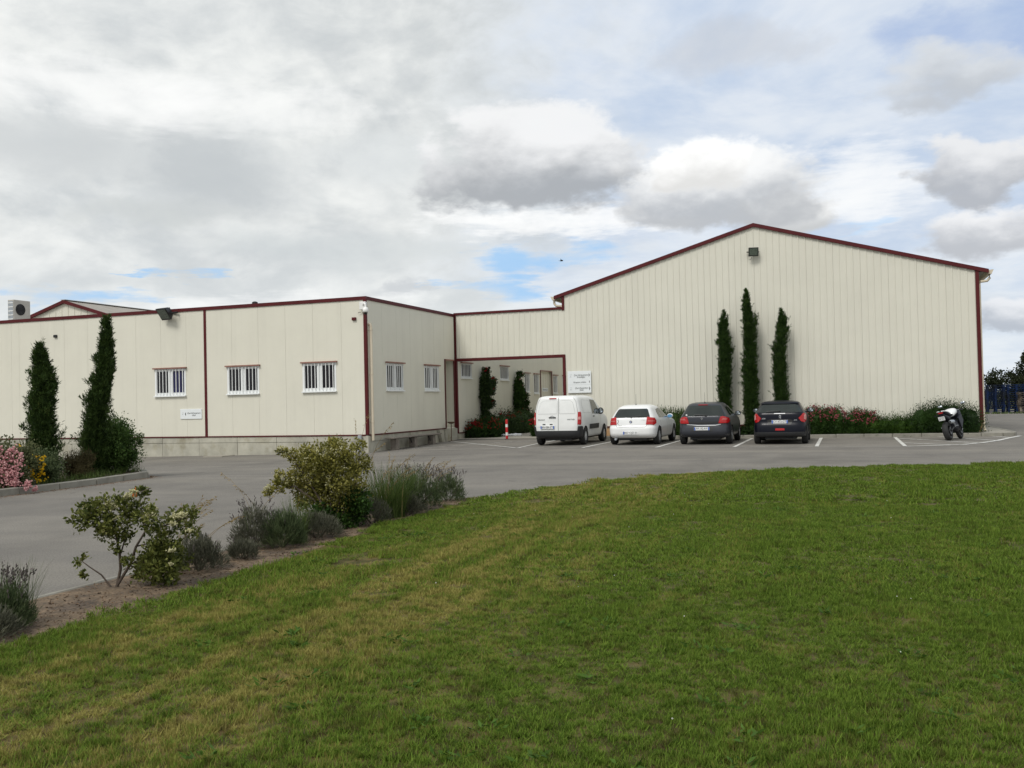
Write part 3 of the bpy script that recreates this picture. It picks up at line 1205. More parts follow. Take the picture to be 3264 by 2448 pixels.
# sign on the low building
sg = thing('direction_sign', 'small white sign with left arrow low on the office wall', 'sign', (-24.0, YA, 1.23))
b = MB()
b.box(-24.51, -23.50, YA - .03, YA - .004, 1.235, 1.625)
b.build('board', M['sign'], sg, bevel=.006)
Ys = YA - .032
arrow(sg, -24.24, 1.43, .045, .155, Ys, -1)
hourglass(sg, -24.39, 1.45, .045, Ys)
text_mesh('Quai déchargement', .088, M['ink'], 'lettering', sg, on_A(-23.865, 1.465, .034), .35, .0025, width=.62)
text_mesh('Œufs', .085, M['ink'], 'lettering', sg, on_A(-23.87, 1.375, .034), .35, .0015)
# sign on the hall
sg = thing('direction_sign', 'large white three-line sign with right arrows beside the passage', 'sign', (-10.55, YG, 1.92))
b = MB()
b.box(-11.06, -10.03, YG - .075, YG - .05, 1.93, 2.86)
b.build('board', M['sign'], sg, bevel=.006)
b = MB()
for z in (2.02, 2.77):
    b.box(-11.0, -10.1, YG - .05, YG - .03, z - .02, z + .02)
b.build('mounting_rail', M['galv'], sg)
Ys = YG - .077
arrow(sg, -10.125, 2.68, .042, .18, Ys, 1)
arrow(sg, -10.115, 2.40, .030, .13, Ys, 1)
arrow(sg, -10.115, 2.11, .042, .18, Ys, 1)
hourglass(sg, -10.92, 2.66, .06, Ys)
hourglass(sg, -10.92, 2.11, .06, Ys)
for tx, x, z, sz, w in (('Quai déchargement', -10.47, 2.685, .105, .63), ('Emballages', -10.47, 2.60, .10, .36), ('Réception céréales', -10.53, 2.38, .10, .56), ("Quai d'expédition", -10.45, 2.135, .105, .58), ('Œufs', -10.46, 2.05, .10, .17)):
    text_mesh(tx, sz, M['ink'], 'lettering', sg, on_A(x, z, .079, YG), .35, .003, width=w)
b = MB()
b.box(-11.05, -10.04, YG - .0762, YG - .0752, 2.277, 2.281)
b.build('dividing_line', M['faintink'], sg)
# plaque on the courtyard door
pl = thing('door_plaque', 'white name plaque on the courtyard door behind the van', 'sign', (XB - .3, 51.6, 2.1))
b = MB()
b.T = face_B
b.box(51.05, 52.15, -.098, -.085, 2.17, 2.38)
b.build('board', M['sign'], pl)
blue_ink = mat('blue_ink', (.03, .07, .16), .6, var=0)
text_mesh('Bureaux', .17, blue_ink, 'lettering', pl, Matrix.Translation((XB - .082, 51.6, 2.275)) @ Matrix.Rotation(R(90), 4, 'Z') @ Matrix.Rotation(R(90), 4, 'X'), 0, .004, width=.85)

# bench along the side wall
bn = thing('bench', 'weathered plank bench along the shaded side wall of the low building', 'bench', (-15.9, 33.0, g(-15.9, 33)))
b = MB()
b.box(-16.12, -15.74, 30.95, 35.35, .345, .39)
b.build('seat', M['wood'], bn, bevel=.008)
for y in (31.42, 33.0, 34.72):
    b = MB()
    b.box(-16.06, -15.80, y - .12, y + .12, -.2, .343)
    lg = b.build('leg', M['wood'], bn, bevel=.01)
    for s in (-1, 1):
        if (y < 31.5 and s < 0) or (y > 34.5 and s > 0):
            continue
        b = MB()
        b.tube([(-15.93, y + s * .12, .12), (-15.93, y + s * .34, .34)], .018, 6)
        b.build('strut', M['black'], lg)
# galvanised post at the corner
gp = MB()
gp.box(-16.60, -16.46, YA - .19, YA - .065, -.2, .53)
tag(gp.build('guard_post', M['galv'], None, bevel=.02), 'stubby grey galvanised guard post at the corner of the low building', 'post')
# ash bowl by the door
ab = thing('ash_bowl', 'shallow brown bowl on a thin stand beside the red-framed door', 'ashtray', (-15.9, 36.7, g(-15.9, 36.7)))
b = MB()
b.lathe([(.07, .76), (.15, .80), (.17, .84), (.155, .845), (.11, .81)], n=20)
b.build('bowl', M['terracotta'], ab, smooth=50, wc=False)
b = MB()
b.tube([(0, 0, 0), (0, 0, .765)], .018, 10)
b.lathe([(.13, 0), (.13, .02), (.02, .04)], n=16)
b.build('stand', M['terracotta'], ab, wc=False)
# bollard
bo = thing('bollard', 'red and white striped bollard at the entrance to the passage', 'bollard', (-13.75, 37.75, g(-13.75, 37.75)))
zs = [0, .17, .30, .53, .66, .86]
for i in range(5):
    b = MB()
    if i == 4:
        b.lathe([(.055, zs[i]), (.055, zs[i + 1] - .02), (.03, zs[i + 1])], n=18)
    else:
        b.lathe([(.055, zs[i]), (.055, zs[i + 1])], n=18)
    b.build('band', M['bollred'] if i % 2 == 0 else M['whitemetal'], bo, smooth=50, wc=False)
b = MB()
b.lathe([(.10, .0), (.10, .025), (.056, .03)], n=18)
b.build('base_plate', M['black'], bo, wc=False)
# crumpled plastic sheet by the hedge
rnd = random.Random(3)
b = MB()
for i in range(7):
    b.ball((-15.1 + .13 * i + rnd.uniform(-.05, .05), 41.0 + rnd.uniform(-.1, .1), .06), .13, .12, rnd.uniform(.04, .10), 7, 5)
tag(b.build('plastic_sheet', M['bag'], None, smooth=30), 'crumpled white plastic sheet lying at the foot of the passage hedge', 'plastic sheet')

# ================================================================== vehicles
def paintmat(name, c, metal=.0, rough=.32, coat=.8):
    return mat(name, c, rough, metal=metal, var=.04, scale=4, spec=.22, coat=coat)


M['van_white'] = paintmat('white_van_paint', (.74, .75, .74), 0, .4, .3)
M['silver'] = paintmat('silver_white_paint', (.76, .77, .77), .0, .35, .3)
M['grey_blue'] = paintmat('grey_blue_paint', (.042, .045, .054), .1, .35, .15)
M['navy'] = paintmat('navy_paint', (.003, .004, .010), .0, .32, .10)
M['carglass'] = mat('car_glass', (.012, .018, .016), .03, var=.3, scale=2, spec=.6)
M['winmirror'] = mat('mirror_glass', (.55, .6, .64), .03, metal=1, var=0)
M['redlens'] = mat('red_lamp_lens', (.40, .008, .010), .18, var=.12, scale=25, spec=.6)
M['clearlens'] = mat('clear_lamp_lens', (.62, .30, .28), .15, var=.1, scale=30)
M['pinklens'] = mat('pale_red_lamp_lens', (.46, .11, .10), .15, var=.1, scale=30)
M['chrome'] = mat('chrome', (.75, .76, .78), .12, metal=1, var=.05)
M['alloy'] = mat('alloy_rim', (.50, .51, .52), .4, metal=.15, var=.1)
M['plate'] = mat('white_number_plate', (.74, .75, .75), .4, var=.02)
M['plateblue'] = mat('blue_plate_band', (.02, .10, .45), .4, var=0)
M['seam'] = mat('panel_gap', (.01, .01, .01), .9, var=0)
M['seamw'] = mat('white_panel_gap', (.20, .20, .20), .9, var=0)
M['lightblue'] = mat('sky_blue_mirror', (.14, .36, .62), .08, var=.2, spec=.7)


def pchip(xs, ys, x):
    xs, ys = np.asarray(xs, float), np.asarray(ys, float)
    h = np.diff(xs)
    d = np.diff(ys) / h
    m = np.zeros(len(xs))
    m[0], m[-1] = d[0], d[-1]
    for i in range(1, len(xs) - 1):
        if d[i - 1] * d[i] > 0:
            w1, w2 = 2 * h[i] + h[i - 1], h[i] + 2 * h[i - 1]
            m[i] = (w1 + w2) / (w1 / d[i - 1] + w2 / d[i])
    i = int(np.clip(np.searchsorted(xs, x) - 1, 0, len(xs) - 2))
    t = (x - xs[i]) / h[i]
    t = min(1, max(0, t))
    return ys[i] * (1 + 2 * t) * (1 - t) ** 2 + m[i] * h[i] * t * (1 - t) ** 2 + ys[i + 1] * t * t * (3 - 2 * t) + m[i + 1] * h[i] * t * t * (t - 1)


class Shell:
    """car body as a stack of horizontal outlines. rows: z, half width, y rear, y front, corner exponent.
    Local axes: x right, y forward, z up, origin on the ground under the rear bumper."""

    def __init__(s, rows):
        s.rows = rows
        s.z = [r[0] for r in rows]
        s.cache = {}

    def par(s, z):
        return [pchip(s.z, [r[k] for r in s.rows], z) for k in range(1, 5)]

    def outline(s, z):
        k = round(z, 4)
        if k in s.cache:
            return s.cache[k]
        w, yr, yf, n = s.par(z)
        t = np.linspace(0, 1, 241)
        a = (t * t * (3 - 2 * t) * .35 + t * .65) * math.pi          # 0 rear centre .. pi front centre
        x = w * np.abs(np.sin(a)) ** (2 / n)
        y = (yr + yf) / 2 - (yf - yr) / 2 * np.sign(np.cos(a)) * np.abs(np.cos(a)) ** (2 / n)
        arc = np.concatenate([[0], np.cumsum(np.hypot(np.diff(x), np.diff(y)))])
        s.cache[k] = (x, y, arc)
        return s.cache[k]

    def at_s(s, q, z):
        """q: distance along the outline from the rear centre, + to the right"""
        x, y, arc = s.outline(z)
        a = abs(q)
        return Vector((math.copysign(float(np.interp(a, arc, x)), q) if q else 0.0, float(np.interp(a, arc, y)), z))

    def s_of_y(s, yy, z):
        x, y, arc = s.outline(z)
        return float(np.interp(yy, y, arc))

    def s_of_x(s, xx, z):
        x, y, arc = s.outline(z)
        k = int(np.argmax(x))
        return math.copysign(float(np.interp(abs(xx), x[:k + 1], arc[:k + 1])), xx)

    def normal(s, q, z):
        e = .01
        du = s.at_s(q + e, z) - s.at_s(q - e, z)
        dv = s.at_s(q, z + e) - s.at_s(q, z - e)
        n = du.cross(dv)
        if n.length < 1e-9:
            return Vector((0, -1, 0))
        n.normalize()
        return n

    def body(s, wheels, m, m_in, parent, rw=.36):
        zs = []
        for a, b in zip(s.z[:-1], s.z[1:]):
            k = max(1, int((b - a) / .035))
            zs += [a + (b - a) * i / k for i in range(k)]
        zs.append(s.z[-1])
        NP = 44
        V, F = [], []
        for z in zs:
            x, y, arc = s.outline(z)
            L = arc[-1]
            # finer at the corners
            q = np.concatenate([np.linspace(0, min(1.5, L * .3), 17), np.linspace(min(1.5, L * .3), L - min(1.2, L * .25), 16)[1:], np.linspace(L - min(1.2, L * .25), L, 14)[1:]])
            px = np.interp(q, arc, x)
            py = np.interp(q, arc, y)
            ring = [(px[i], py[i], z) for i in range(len(q))] + [(-px[i], py[i], z) for i in range(len(q) - 2, 0, -1)]
            V += ring
        n = len(V) // len(zs)
        for j in range(len(zs) - 1):
            F += [(j * n + i, j * n + (i + 1) % n, (j + 1) * n + (i + 1) % n, (j + 1) * n + i) for i in range(n)]
        F += [tuple(range(n))[::-1], tuple(range((len(zs) - 1) * n, len(zs) * n))]
        me = bpy.data.meshes.new('body')
        me.from_pydata(V, [], F)
        me.materials.append(m)
        o = bpy.data.objects.new('body', me)
        col.objects.link(o)
        cb = MB()
        for wx, wy, wr in wheels:
            sg_ = 1 if wx > 0 else -1
            cb.lathe([(rw, sg_ * .52), (rw, sg_ * 1.3)], (0, wy, wr), 'x', 32)
        cut = cb.build('cut', m_in, None)
        md = o.modifiers.new('b', 'BOOLEAN')
        md.operation = 'DIFFERENCE'
        md.object = cut
        md.solver = 'EXACT'
        md.material_mode = 'TRANSFER'
        dg = bpy.context.evaluated_depsgraph_get()
        me2 = bpy.data.meshes.new_from_object(o.evaluated_get(dg))
        bpy.data.objects.remove(o)
        bpy.data.objects.remove(cut)
        me2.name = 'body'
        me2.polygons.foreach_set('use_smooth', [True] * len(me2.polygons))
        me2.set_sharp_from_angle(angle=R(38))
        return link('body', me2, None, parent)

    def patch(s, poly, off, m, name, parent, mirror=False, mode='s', nr=8, nc=10, depth=.02):
        """a piece lying on the shell; poly in (s,z), (x,z) or (y,z)"""
        if mode == 'x':
            poly = [(s.s_of_x(x, z), z) for x, z in poly]
        elif mode == 'y':
            poly = [(s.s_of_y(y, z), z) for y, z in poly]
        if mirror:
            poly = [(-a, z) for a, z in poly]
        zz = [p[1] for p in poly]
        z0, z1 = min(zz), max(zz)
        rows = sorted(set([z0 + 1e-4, z1 - 1e-4] + [z0 + (z1 - z0) * i / nr for i in range(1, nr)] + [z for z in zz if z0 + 1e-3 < z < z1 - 1e-3]))
        V, F = [], []
        for z in rows:
            xs = []
            for (a, za), (b, zb) in zip(poly, poly[1:] + poly[:1]):
                if (za - z) * (zb - z) <= 0 and za != zb:
                    xs.append(a + (b - a) * (z - za) / (zb - za))
            lo, hi = min(xs), max(xs)
            for k in range(nc + 1):
                q = lo + (hi - lo) * k / nc
                V.append(s.at_s(q, z) + s.normal(q, z) * off)
        m_ = nc + 1
        nV = len(V)
        for r in range(len(rows) - 1):
            F += [(r * m_ + k, r * m_ + k + 1, (r + 1) * m_ + k + 1, (r + 1) * m_ + k) for k in range(nc)]
        # skirt back into the shell so the piece has a rim
        ring = list(range(m_)) + [r * m_ + nc for r in range(1, len(rows))] + [(len(rows) - 1) * m_ + k for k in range(nc - 1, -1, -1)] + [r * m_ for r in range(len(rows) - 2, 0, -1)]
        ctr = sum((V[i] for i in ring), Vector()) / len(ring)
        for i in ring:
            V.append(V[i] + (ctr - V[i]).normalized() * .002 - Vector((math.copysign(.6, V[i].x) if abs(V[i].x) > .5 else 0, -.8, 0)).normalized() * depth * (1 if True else 0))
        k = len(ring)
        F += [(ring[i], nV + i, nV + (i + 1) % k, ring[(i + 1) % k]) for i in range(k)]
        b = MB()
        b.add(V, F)
        o = b.build(name, m, parent, smooth=35, wc=False, recalc=False)
        return o

    def line(s, pts, w, m, name, parent, mode='x', off=.003, closed=False):
        """a narrow strip along the shell"""
        if mode == 'x':
            pts = [(s.s_of_x(x, z), z) for x, z in pts]
        elif mode == 'y':
            pts = [(s.s_of_y(y, z), z) for y, z in pts]
        if closed:
            pts = pts + pts[:1]
        P_ = []
        for (a, za), (b_, zb) in zip(pts[:-1], pts[1:]):
            k = max(1, int(math.hypot(b_ - a, zb - za) / .06))
            P_ += [(a + (b_ - a) * i / k, za + (zb - za) * i / k) for i in range(k)]
        P_.append(pts[-1])
        V = []
        for i, (q, z) in enumerate(P_):
            a, b_ = P_[max(0, i - 1)], P_[min(len(P_) - 1, i + 1)]
            d = math.hypot(b_[0] - a[0], b_[1] - a[1]) or 1
            ox, oz = -(b_[1] - a[1]) / d * w / 2, (b_[0] - a[0]) / d * w / 2
            for sg_ in (1, -1):
                V.append(s.at_s(q + sg_ * ox, z + sg_ * oz) + s.normal(q, z) * off)
        b = MB()
        b.add(V, [(2 * i, 2 * i + 1, 2 * i + 3, 2 * i + 2) for i in range(len(P_) - 1)])
        return b.build(name, m, parent, wc=False, recalc=False)


def wheel(parent, x, y, r, w, rimr, spokes=5, rm='alloy', steel=False):
    sg_ = 1 if x > 0 else -1
    e = MB()
    e.lathe([(rimr, -w / 2 * .9), (r - .035, -w / 2), (r - .008, -w / 2 * .8), (r, -w / 2 * .4), (r, w / 2 * .4), (r - .008, w / 2 * .8), (r - .035, w / 2), (rimr, w / 2 * .9)], (x, y, r), 'x', 36, closed=True)
    ty = e.build('wheel', M['rubber'], parent, smooth=40, wc=False)
    d = MB()
    d.lathe([(rimr + .004, -w * .3), (rimr + .004, w * .42), (rimr - .02, w * .44), (rimr - .03, w * .2)] if sg_ > 0 else [(rimr + .004, w * .3), (rimr + .004, -w * .42), (rimr - .02, -w * .44), (rimr - .03, -w * .2)], (x, y, r), 'x', 32)
    d.build('rim_well', M['blackplastic'] if not steel else M[rm], ty, wc=False)
    d = MB()
    h = sg_ * w * .40
    d.lathe([(.06, h - sg_ * .05), (.06, h), (.03, h + sg_ * .012)], (x, y, r), 'x', 16)
    for k in range(spokes):
        t = 2 * math.pi * k / spokes + .3
        ct, st = math.cos(t), math.sin(t)
        for q in (-.3, .3) if spokes < 7 else (0,):
            a2 = t + q * .35
            hw = .024
            p0 = (ct * .04, st * .04)
            p1 = (math.cos(a2) * (rimr - .005), math.sin(a2) * (rimr - .005))
            nx_, ny_ = -math.sin(t) * hw, math.cos(t) * hw
            d.hull([(x + h - sg_ * .03, y + p[0] + s_ * nx_, r + p[1] + s_ * ny_) for p, s_ in ((p0, -1), (p1, -1), (p1, 1), (p0, 1))],
                   [(x + h, y + p[0] + s_ * nx_, r + p[1] + s_ * ny_) for p, s_ in ((p0, -1), (p1, -1), (p1, 1), (p0, 1))])
    d.lathe([(rimr - .03, h - sg_ * .02), (rimr + .003, h - sg_ * .02), (rimr + .003, h), (rimr - .025, h)], (x, y, r), 'x', 32, closed=True)
    d.build('rim', M[rm], ty, wc=False)
    return ty


def mirror(parent, sx, y, z, x0, m, gm='winmirror', w=.115, h=.085):
    b = MB()
    cx = sx * (x0 + .10)
    b.ball((cx, y, z), w, .075, h, 14, 10)
    b.tube([(sx * (x0 - .08), y + .02, z - .05), (cx - sx * .05, y + .01, z - .03)], .025, 8)
    o = b.build('door_mirror', m, parent, smooth=60, wc=False)
    b = MB()
    b.T = lambda a, d_, c: (cx + a, y - .052 - .022 * (1 - (a / w) ** 2) - d_, z + c)
    ring = [(w * .78 * math.cos(t), 0, h * .74 * math.sin(t)) for t in np.linspace(0, 2 * math.pi, 17)[:-1]]
    b.add([(0, .004, 0)] + ring, [(0, i + 1, (i + 1) % 16 + 1) for i in range(16)])
    b.build('mirror_glass', M[gm], o, wc=False)
    return o


def plate(shell, parent, text, x, z, w=.52, h=.11, off=.012, bluer=True):
    xs = (x - w / 2, x + w / 2)
    y = min(shell.at_s(shell.s_of_x(x, zz), zz).y for zz in (z - h / 2, z, z + h / 2)) - off
    b = MB()
    b.box(xs[0], xs[1], y - .006, y + .03, z - h / 2, z + h / 2)
    p = b.build('number_plate', M['plate'], parent, bevel=.003, wc=False)
    b = MB()
    b.box(xs[0] + .004, xs[0] + .045, y - .009, y - .0065, z - h / 2 + .004, z + h / 2 - .004)
    if bluer:
        b.box(xs[1] - .045, xs[1] - .004, y - .009, y - .0065, z - h / 2 + .004, z + h / 2 - .004)
    b.build('plate_band', M['plateblue'], p, wc=False)
    T4 = Matrix.Translation((x + (0 if bluer else .02), y - .009, z)) @ Matrix.Rotation(R(90), 4, 'X')
    o = text_mesh(text, .105, M['ink'], 'plate_lettering', p, T4, 0, .002, width=w - (.11 if bluer else .075))
    o.matrix_parent_inverse = Matrix.Identity(4)
    return p


def rear_text(shell, parent, text, size, x, z, m, width=None, off=.006, name='lettering'):
    q = shell.s_of_x(x, z)
    p = shell.at_s(q, z) + shell.normal(q, z) * off
    n = shell.normal(q, z)
    tilt = math.atan2(n.z, -n.y)
    yaw = math.atan2(n.x, -n.y)
    T4 = Matrix.Translation(p) @ Matrix.Rotation(yaw, 4, 'Z') @ Matrix.Rotation(R(90) - tilt, 4, 'X')
    o = text_mesh(text, size, m, name, parent, T4, 0, .001, width=width)
    o.matrix_parent_inverse = Matrix.Identity(4)
    return o


def antenna(parent, x, y, z, L, rake):
    b = MB()
    b.lathe([(.022, z - .03), (.02, z + .02), (.008, z + .035)], (x, y, 0), n=10)
    b.tube([(x, y, z + .02), (x, y - math.sin(rake) * L, z + math.cos(rake) * L)], .005, 5, r1=.003)
    return b.build('antenna', M['black'], parent, wc=False)


def wiper(shell, parent, x0, x1, z0, z1, off=.02):
    p0 = shell.at_s(shell.s_of_x(x0, z0), z0) + shell.normal(shell.s_of_x(x0, z0), z0) * off
    p1 = shell.at_s(shell.s_of_x(x1, z1), z1) + shell.normal(shell.s_of_x(x1, z1), z1) * off
    b = MB()
    b.tube([p0, (p0 + p1) / 2 + Vector((0, -.012, .01)), p1], .011, 6)
    b.ball(p0, .035, .03, .03, 8, 6)
    return b.build('wiper', M['black'], parent, wc=False)


def wheels4(parent, track, wy, wb, r, w, rimr, **kw):
    for x in (-track, track):
        for y in (wy, wy + wb):
            wheel(parent, x, y, r, w, rimr, **kw)


def underside(parent, w, y0, y1, z0=.2, z1=.34):
    b = MB()
    b.box(-w, w, y0, y1, z0, z1)
    return b.build('underbody', M['blackplastic'], parent, wc=False)


# ------------------------------------------------------------------ white van
VAN = thing('van', 'white panel van with twin rear doors parked beside the passage', 'van', (-9.78, 32.05, 0))
sh = Shell([(.28, .82, .16, 4.20, 9), (.36, .865, .06, 4.34, 10), (.48, .885, .03, 4.38, 11), (.66, .90, .03, 4.38, 12), (.80, .905, .04, 4.34, 13), (.92, .905, .05, 4.22, 13), (1.02, .90, .06, 3.95, 13), (1.10, .893, .07, 3.62, 13), (1.18, .885, .08, 3.42, 13), (1.35, .855, .105, 3.16, 13), (1.52, .815, .135, 2.90, 12), (1.66, .775, .165, 2.62, 11), (1.735, .735, .195, 2.45, 10), (1.775, .67, .26, 2.28, 8), (1.80, .55, .42, 2.05, 6), (1.806, .3, .7, 1.8, 4)])
sh.body([(-.8, .76, .32), (.8, .76, .32), (-.8, 3.53, .32), (.8, 3.53, .32)], M['van_white'], M['blackplastic'], VAN, .375)
underside(VAN, .5, .25, 4.1, .18, .5)
wheels4(VAN, .81, .76, 2.77, .32, .205, .19, spokes=9, steel=False)
# black bumper with its raised corner pieces
bp_ = [(-1.02, .30), (1.02, .30), (1.04, .56), (.98, .70), (.80, .70), (.76, .56), (-.76, .56), (-.80, .70), (-.98, .70), (-1.04, .56)]
sh.patch([(-1.10, .29), (1.10, .29), (1.12, .54), (-1.12, .54)], .035, M['blackplastic'], 'rear_bumper', VAN, nr=8, nc=26, depth=.05)
for s in (False, True):
    sh.patch([(.77, .52), (1.12, .52), (1.10, .66), (1.0, .70), (.80, .70)], .03, M['blackplastic'], 'bumper_corner', VAN, mirror=s, depth=.04)
    tl = sh.patch([(.785, .76), (.91, .74), (.955, .80), (.945, 1.16), (.90, 1.21), (.80, 1.20)], .022, M['redlens'], 'tail_light', VAN, mirror=s, nr=10, depth=.04)
    sh.patch([(.80, .93), (.90, .93), (.90, 1.03), (.80, 1.03)], .027, M['clearlens'], 'reversing_lens', tl, mirror=s)
# doors: centre seam, pressed panels, handle, hinges
SX = .07
sh.line([(SX, .55), (SX, 1.78)], .014, M['seam'], 'door_seam', VAN)
for poly in ([(-.70, 1.15), (SX - .05, 1.15), (SX - .05, 1.62), (-.50, 1.62), (-.60, 1.55)], [(SX + .05, 1.15), (.70, 1.15), (.60, 1.55), (.50, 1.62), (SX + .05, 1.62)]):
    sh.patch(poly, .008, M['van_white'], 'pressed_panel', VAN, mode='x', depth=.02)
    sh.line(poly, .012, M['seamw'], 'panel_crease', VAN, closed=True)
for x in (-.79, .79):
    sh.line([(x, .72), (x * 1.0, 1.18), (x * .9, 1.58), (x * .78, 1.72)], .010, M['seamw'], 'door_seam', VAN)
b = MB()
yv = sh.at_s(0, 1.02).y
b.box(-.28, -.02, yv - .035, yv - .005, 1.0, 1.035)
b.build('door_handle', M['blackplastic'], VAN, bevel=.006, wc=False)
b = MB()
b.tube([(-.225, yv - .01, 1.045), (-.19, yv - .012, 1.075), (-.15, yv - .012, 1.085), (-.11, yv - .012, 1.075), (-.075, yv - .01, 1.045)], .007, 5)
b.build('emblem', M['chrome'], VAN, wc=False)
sh.patch([(-.68, .69), (-.04, .69), (-.06, .80), (-.66, .80)], .012, M['van_white'], 'plate_recess', VAN, mode='x')
for x in (-.46, -.19):
    b = MB()
    yy = sh.at_s(x, .775).y
    b.box(x - .05, x + .05, yy - .03, yy, .755, .79)
    b.build('plate_lamp', M['blackplastic'], VAN, bevel=.004, wc=False)
plate(sh, VAN, 'BN-084-ZT', -.33, .665, off=.03)
rear_text(sh, VAN, 'PEUGEOT', .07, -.56, .93, M['ink'], .26, off=.008)
rear_text(sh, VAN, 'PARTNER', .07, .55, .935, M['ink'], .28, off=.008)
b = MB()
yy = sh.at_s(0, 1.70).y
b.box(-.28, -.02, yy - .03, yy + .03, 1.685, 1.72)
b.build('brake_light', M['redlens'], VAN, bevel=.005, wc=False)
for mi in (False, True):
    q = [(.55, 1.17), (1.55, 1.15), (1.58, 1.60), (.62, 1.64), (.50, 1.45)]
    sh.patch(q, .006, M['van_white'], 'side_panel', VAN, mirror=mi, mode='y')
    sh.line([((-1 if mi else 1) * sh.s_of_y(a, z), z) for a, z in q], .012, M['seamw'], 'panel_crease', VAN, mode='s', closed=True)
    sh.patch([(1.74, 1.12), (2.60, 1.10), (2.86, 1.13), (2.36, 1.62), (1.78, 1.64)], .008, M['carglass'], 'side_window', VAN, mirror=mi, mode='y')
    sh.patch([(1.28, .56), (2.62, .56), (2.66, .74), (1.28, .74)], .02, M['blackplastic'], 'side_moulding', VAN, mirror=mi, mode='y', depth=.03)
    for a in (1.66, 2.98):
        sh.line([((-1 if mi else 1) * sh.s_of_y(a, z), z) for z in (.45, 1.1, 1.4, 1.66)][:3 if a > 2 else 4], .010, M['seamw'], 'door_seam', VAN, mode='s')
    b = MB()
    xx = sh.at_s(sh.s_of_y(1.9, 1.02), 1.02).x * (-1 if mi else 1)
    b.box(xx - .03, xx + .03, 1.8, 1.98, 1.0, 1.035)
    b.build('door_handle', M['blackplastic'], VAN, bevel=.005, wc=False)
    mirror(VAN, -1 if mi else 1, 2.72, 1.20, .87, M['blackplastic'], w=.12, h=.13)
b = MB()
b.add([sh.at_s(sh.outline(z)[2][-1] - d, z) + Vector((0, .01, .005)) if sg_ > 0 else sh.at_s(-(sh.outline(z)[2][-1] - d), z) + Vector((0, .01, .005)) for z, d, sg_ in ((1.14, .78, -1), (1.14, .78, 1), (1.66, .6, 1), (1.66, .6, -1))], [(0, 1, 2, 3)])
b.build('windscreen', M['carglass'], VAN, wc=False)


def hatchback(t, sh, pm, win, side, lights, H, track, wy, wb, wr, rim, rim_m='alloy', spokes=5, seamy=(1.0, 2.1)):
    """shared pieces of the small cars: body, wheels, rear window, side windows, tail lights, windscreen, seams"""
    sh.body([(-track, wy, wr), (track, wy, wr), (-track, wy + wb, wr), (track, wy + wb, wr)], M[pm], M['blackplastic'], t, wr + .045)
    underside(t, .5, .3, wy + wb + .4, .17, .5)
    wheels4(t, track, wy, wb, wr, .205, rim, spokes=spokes, rm=rim_m)
    sh.patch(win, .006, M['carglass'], 'rear_window', t, mode='x', nr=8, nc=14)
    for mi in (False, True):
        for q in side:
            sh.patch(q, .006, M['carglass'], 'side_window', t, mirror=mi, mode='y')
        tl = sh.patch(lights, .016, M['redlens'], 'tail_light', t, mirror=mi, nr=8, depth=.03)
        for a in seamy:
            sh.line([((-1 if mi else 1) * sh.s_of_y(a, z), z) for z in (.38, .6, .9)], .008, M['seam'], 'door_seam', t, mode='s')
    z0, z1 = side[0][0][1] + .02, H - .14
    b = MB()
    b.add([sh.at_s(sg_ * (sh.outline(z)[2][-1] - d), z) + Vector((0, .012, .008)) for z, d, sg_ in ((z0, .66, -1), (z0, .66, 1), (z1, .5, 1), (z1, .5, -1))], [(0, 1, 2, 3)])
    b.build('windscreen', M['carglass'], t, wc=False)


def lens(sh, t, poly, off=.021, m='clearlens', name='reversing_lens'):
    tls = [o for o in t.children if o.name.startswith('tail_light')]
    for mi, tl in zip((False, True), tls):
        sh.patch(poly, off, M[m], name, tl, mirror=mi)


# ------------------------------------------------------------------ silver white hatchback
C1 = thing('car', 'silver-white hatchback with a roof aerial parked right of the van', 'car', (-7.05, 32.06, 0), R(-1.0))
s1 = Shell([(.25, .80, .16, 4.02, 8), (.31, .845, .05, 4.18, 8), (.42, .868, .0, 4.23, 8), (.56, .874, .0, 4.24, 8), (.64, .872, .025, 4.22, 8), (.665, .868, .055, 4.20, 8), (.78, .85, .08, 4.05, 8), (.86, .835, .10, 3.65, 8), (.92, .815, .115, 3.10, 8), (.97, .79, .14, 2.85, 8), (1.05, .745, .20, 2.66, 7), (1.15, .69, .28, 2.45, 7), (1.25, .635, .38, 2.2, 6), (1.33, .58, .50, 2.0, 6), (1.385, .50, .72, 1.85, 5), (1.41, .38, .98, 1.70, 4), (1.415, .2, 1.15, 1.6, 3)])
hatchback(C1, s1, 'silver', [(-.62, .965), (.62, .965), (.64, 1.0), (.53, 1.24), (.48, 1.27), (-.48, 1.27), (-.53, 1.24), (-.64, 1.0)],
          [[(.98, .95), (1.50, .94), (1.46, 1.27), (1.15, 1.24), (1.0, 1.10)], [(1.54, .94), (2.62, .92), (2.45, 1.04), (2.02, 1.27), (1.50, 1.28)]],
          [(.53, .72), (.80, .70), (.98, .76), (1.0, .86), (.86, .95), (.56, .985)], 1.41, .775, .74, 2.68, .315, .20, spokes=7)
lens(s1, C1, [(.58, .82), (.86, .82), (.90, .855), (.58, .87)], .0185, 'pinklens')
s1.line([(-.57, .97), (-.57, .73), (-.50, .63), (.50, .63), (.57, .73), (.57, .97)], .010, M['seamw'], 'hatch_seam', C1)
plate(s1, C1, '857 CJZ 31', -.02, .435, off=.012, bluer=False)
s1.patch([(-.30, .36), (.26, .36), (.28, .51), (-.32, .51)], .006, M['silver'], 'plate_recess', C1, mode='x')
bz = s1.at_s(0, .815)
b = MB()
b.lathe([(.048, .02), (.048, -.012), (.04, -.016)], (bz.x - .02, bz.y, .815), 'y', 20)
bd = b.build('badge', M['ink'], C1, wc=False)
b = MB()
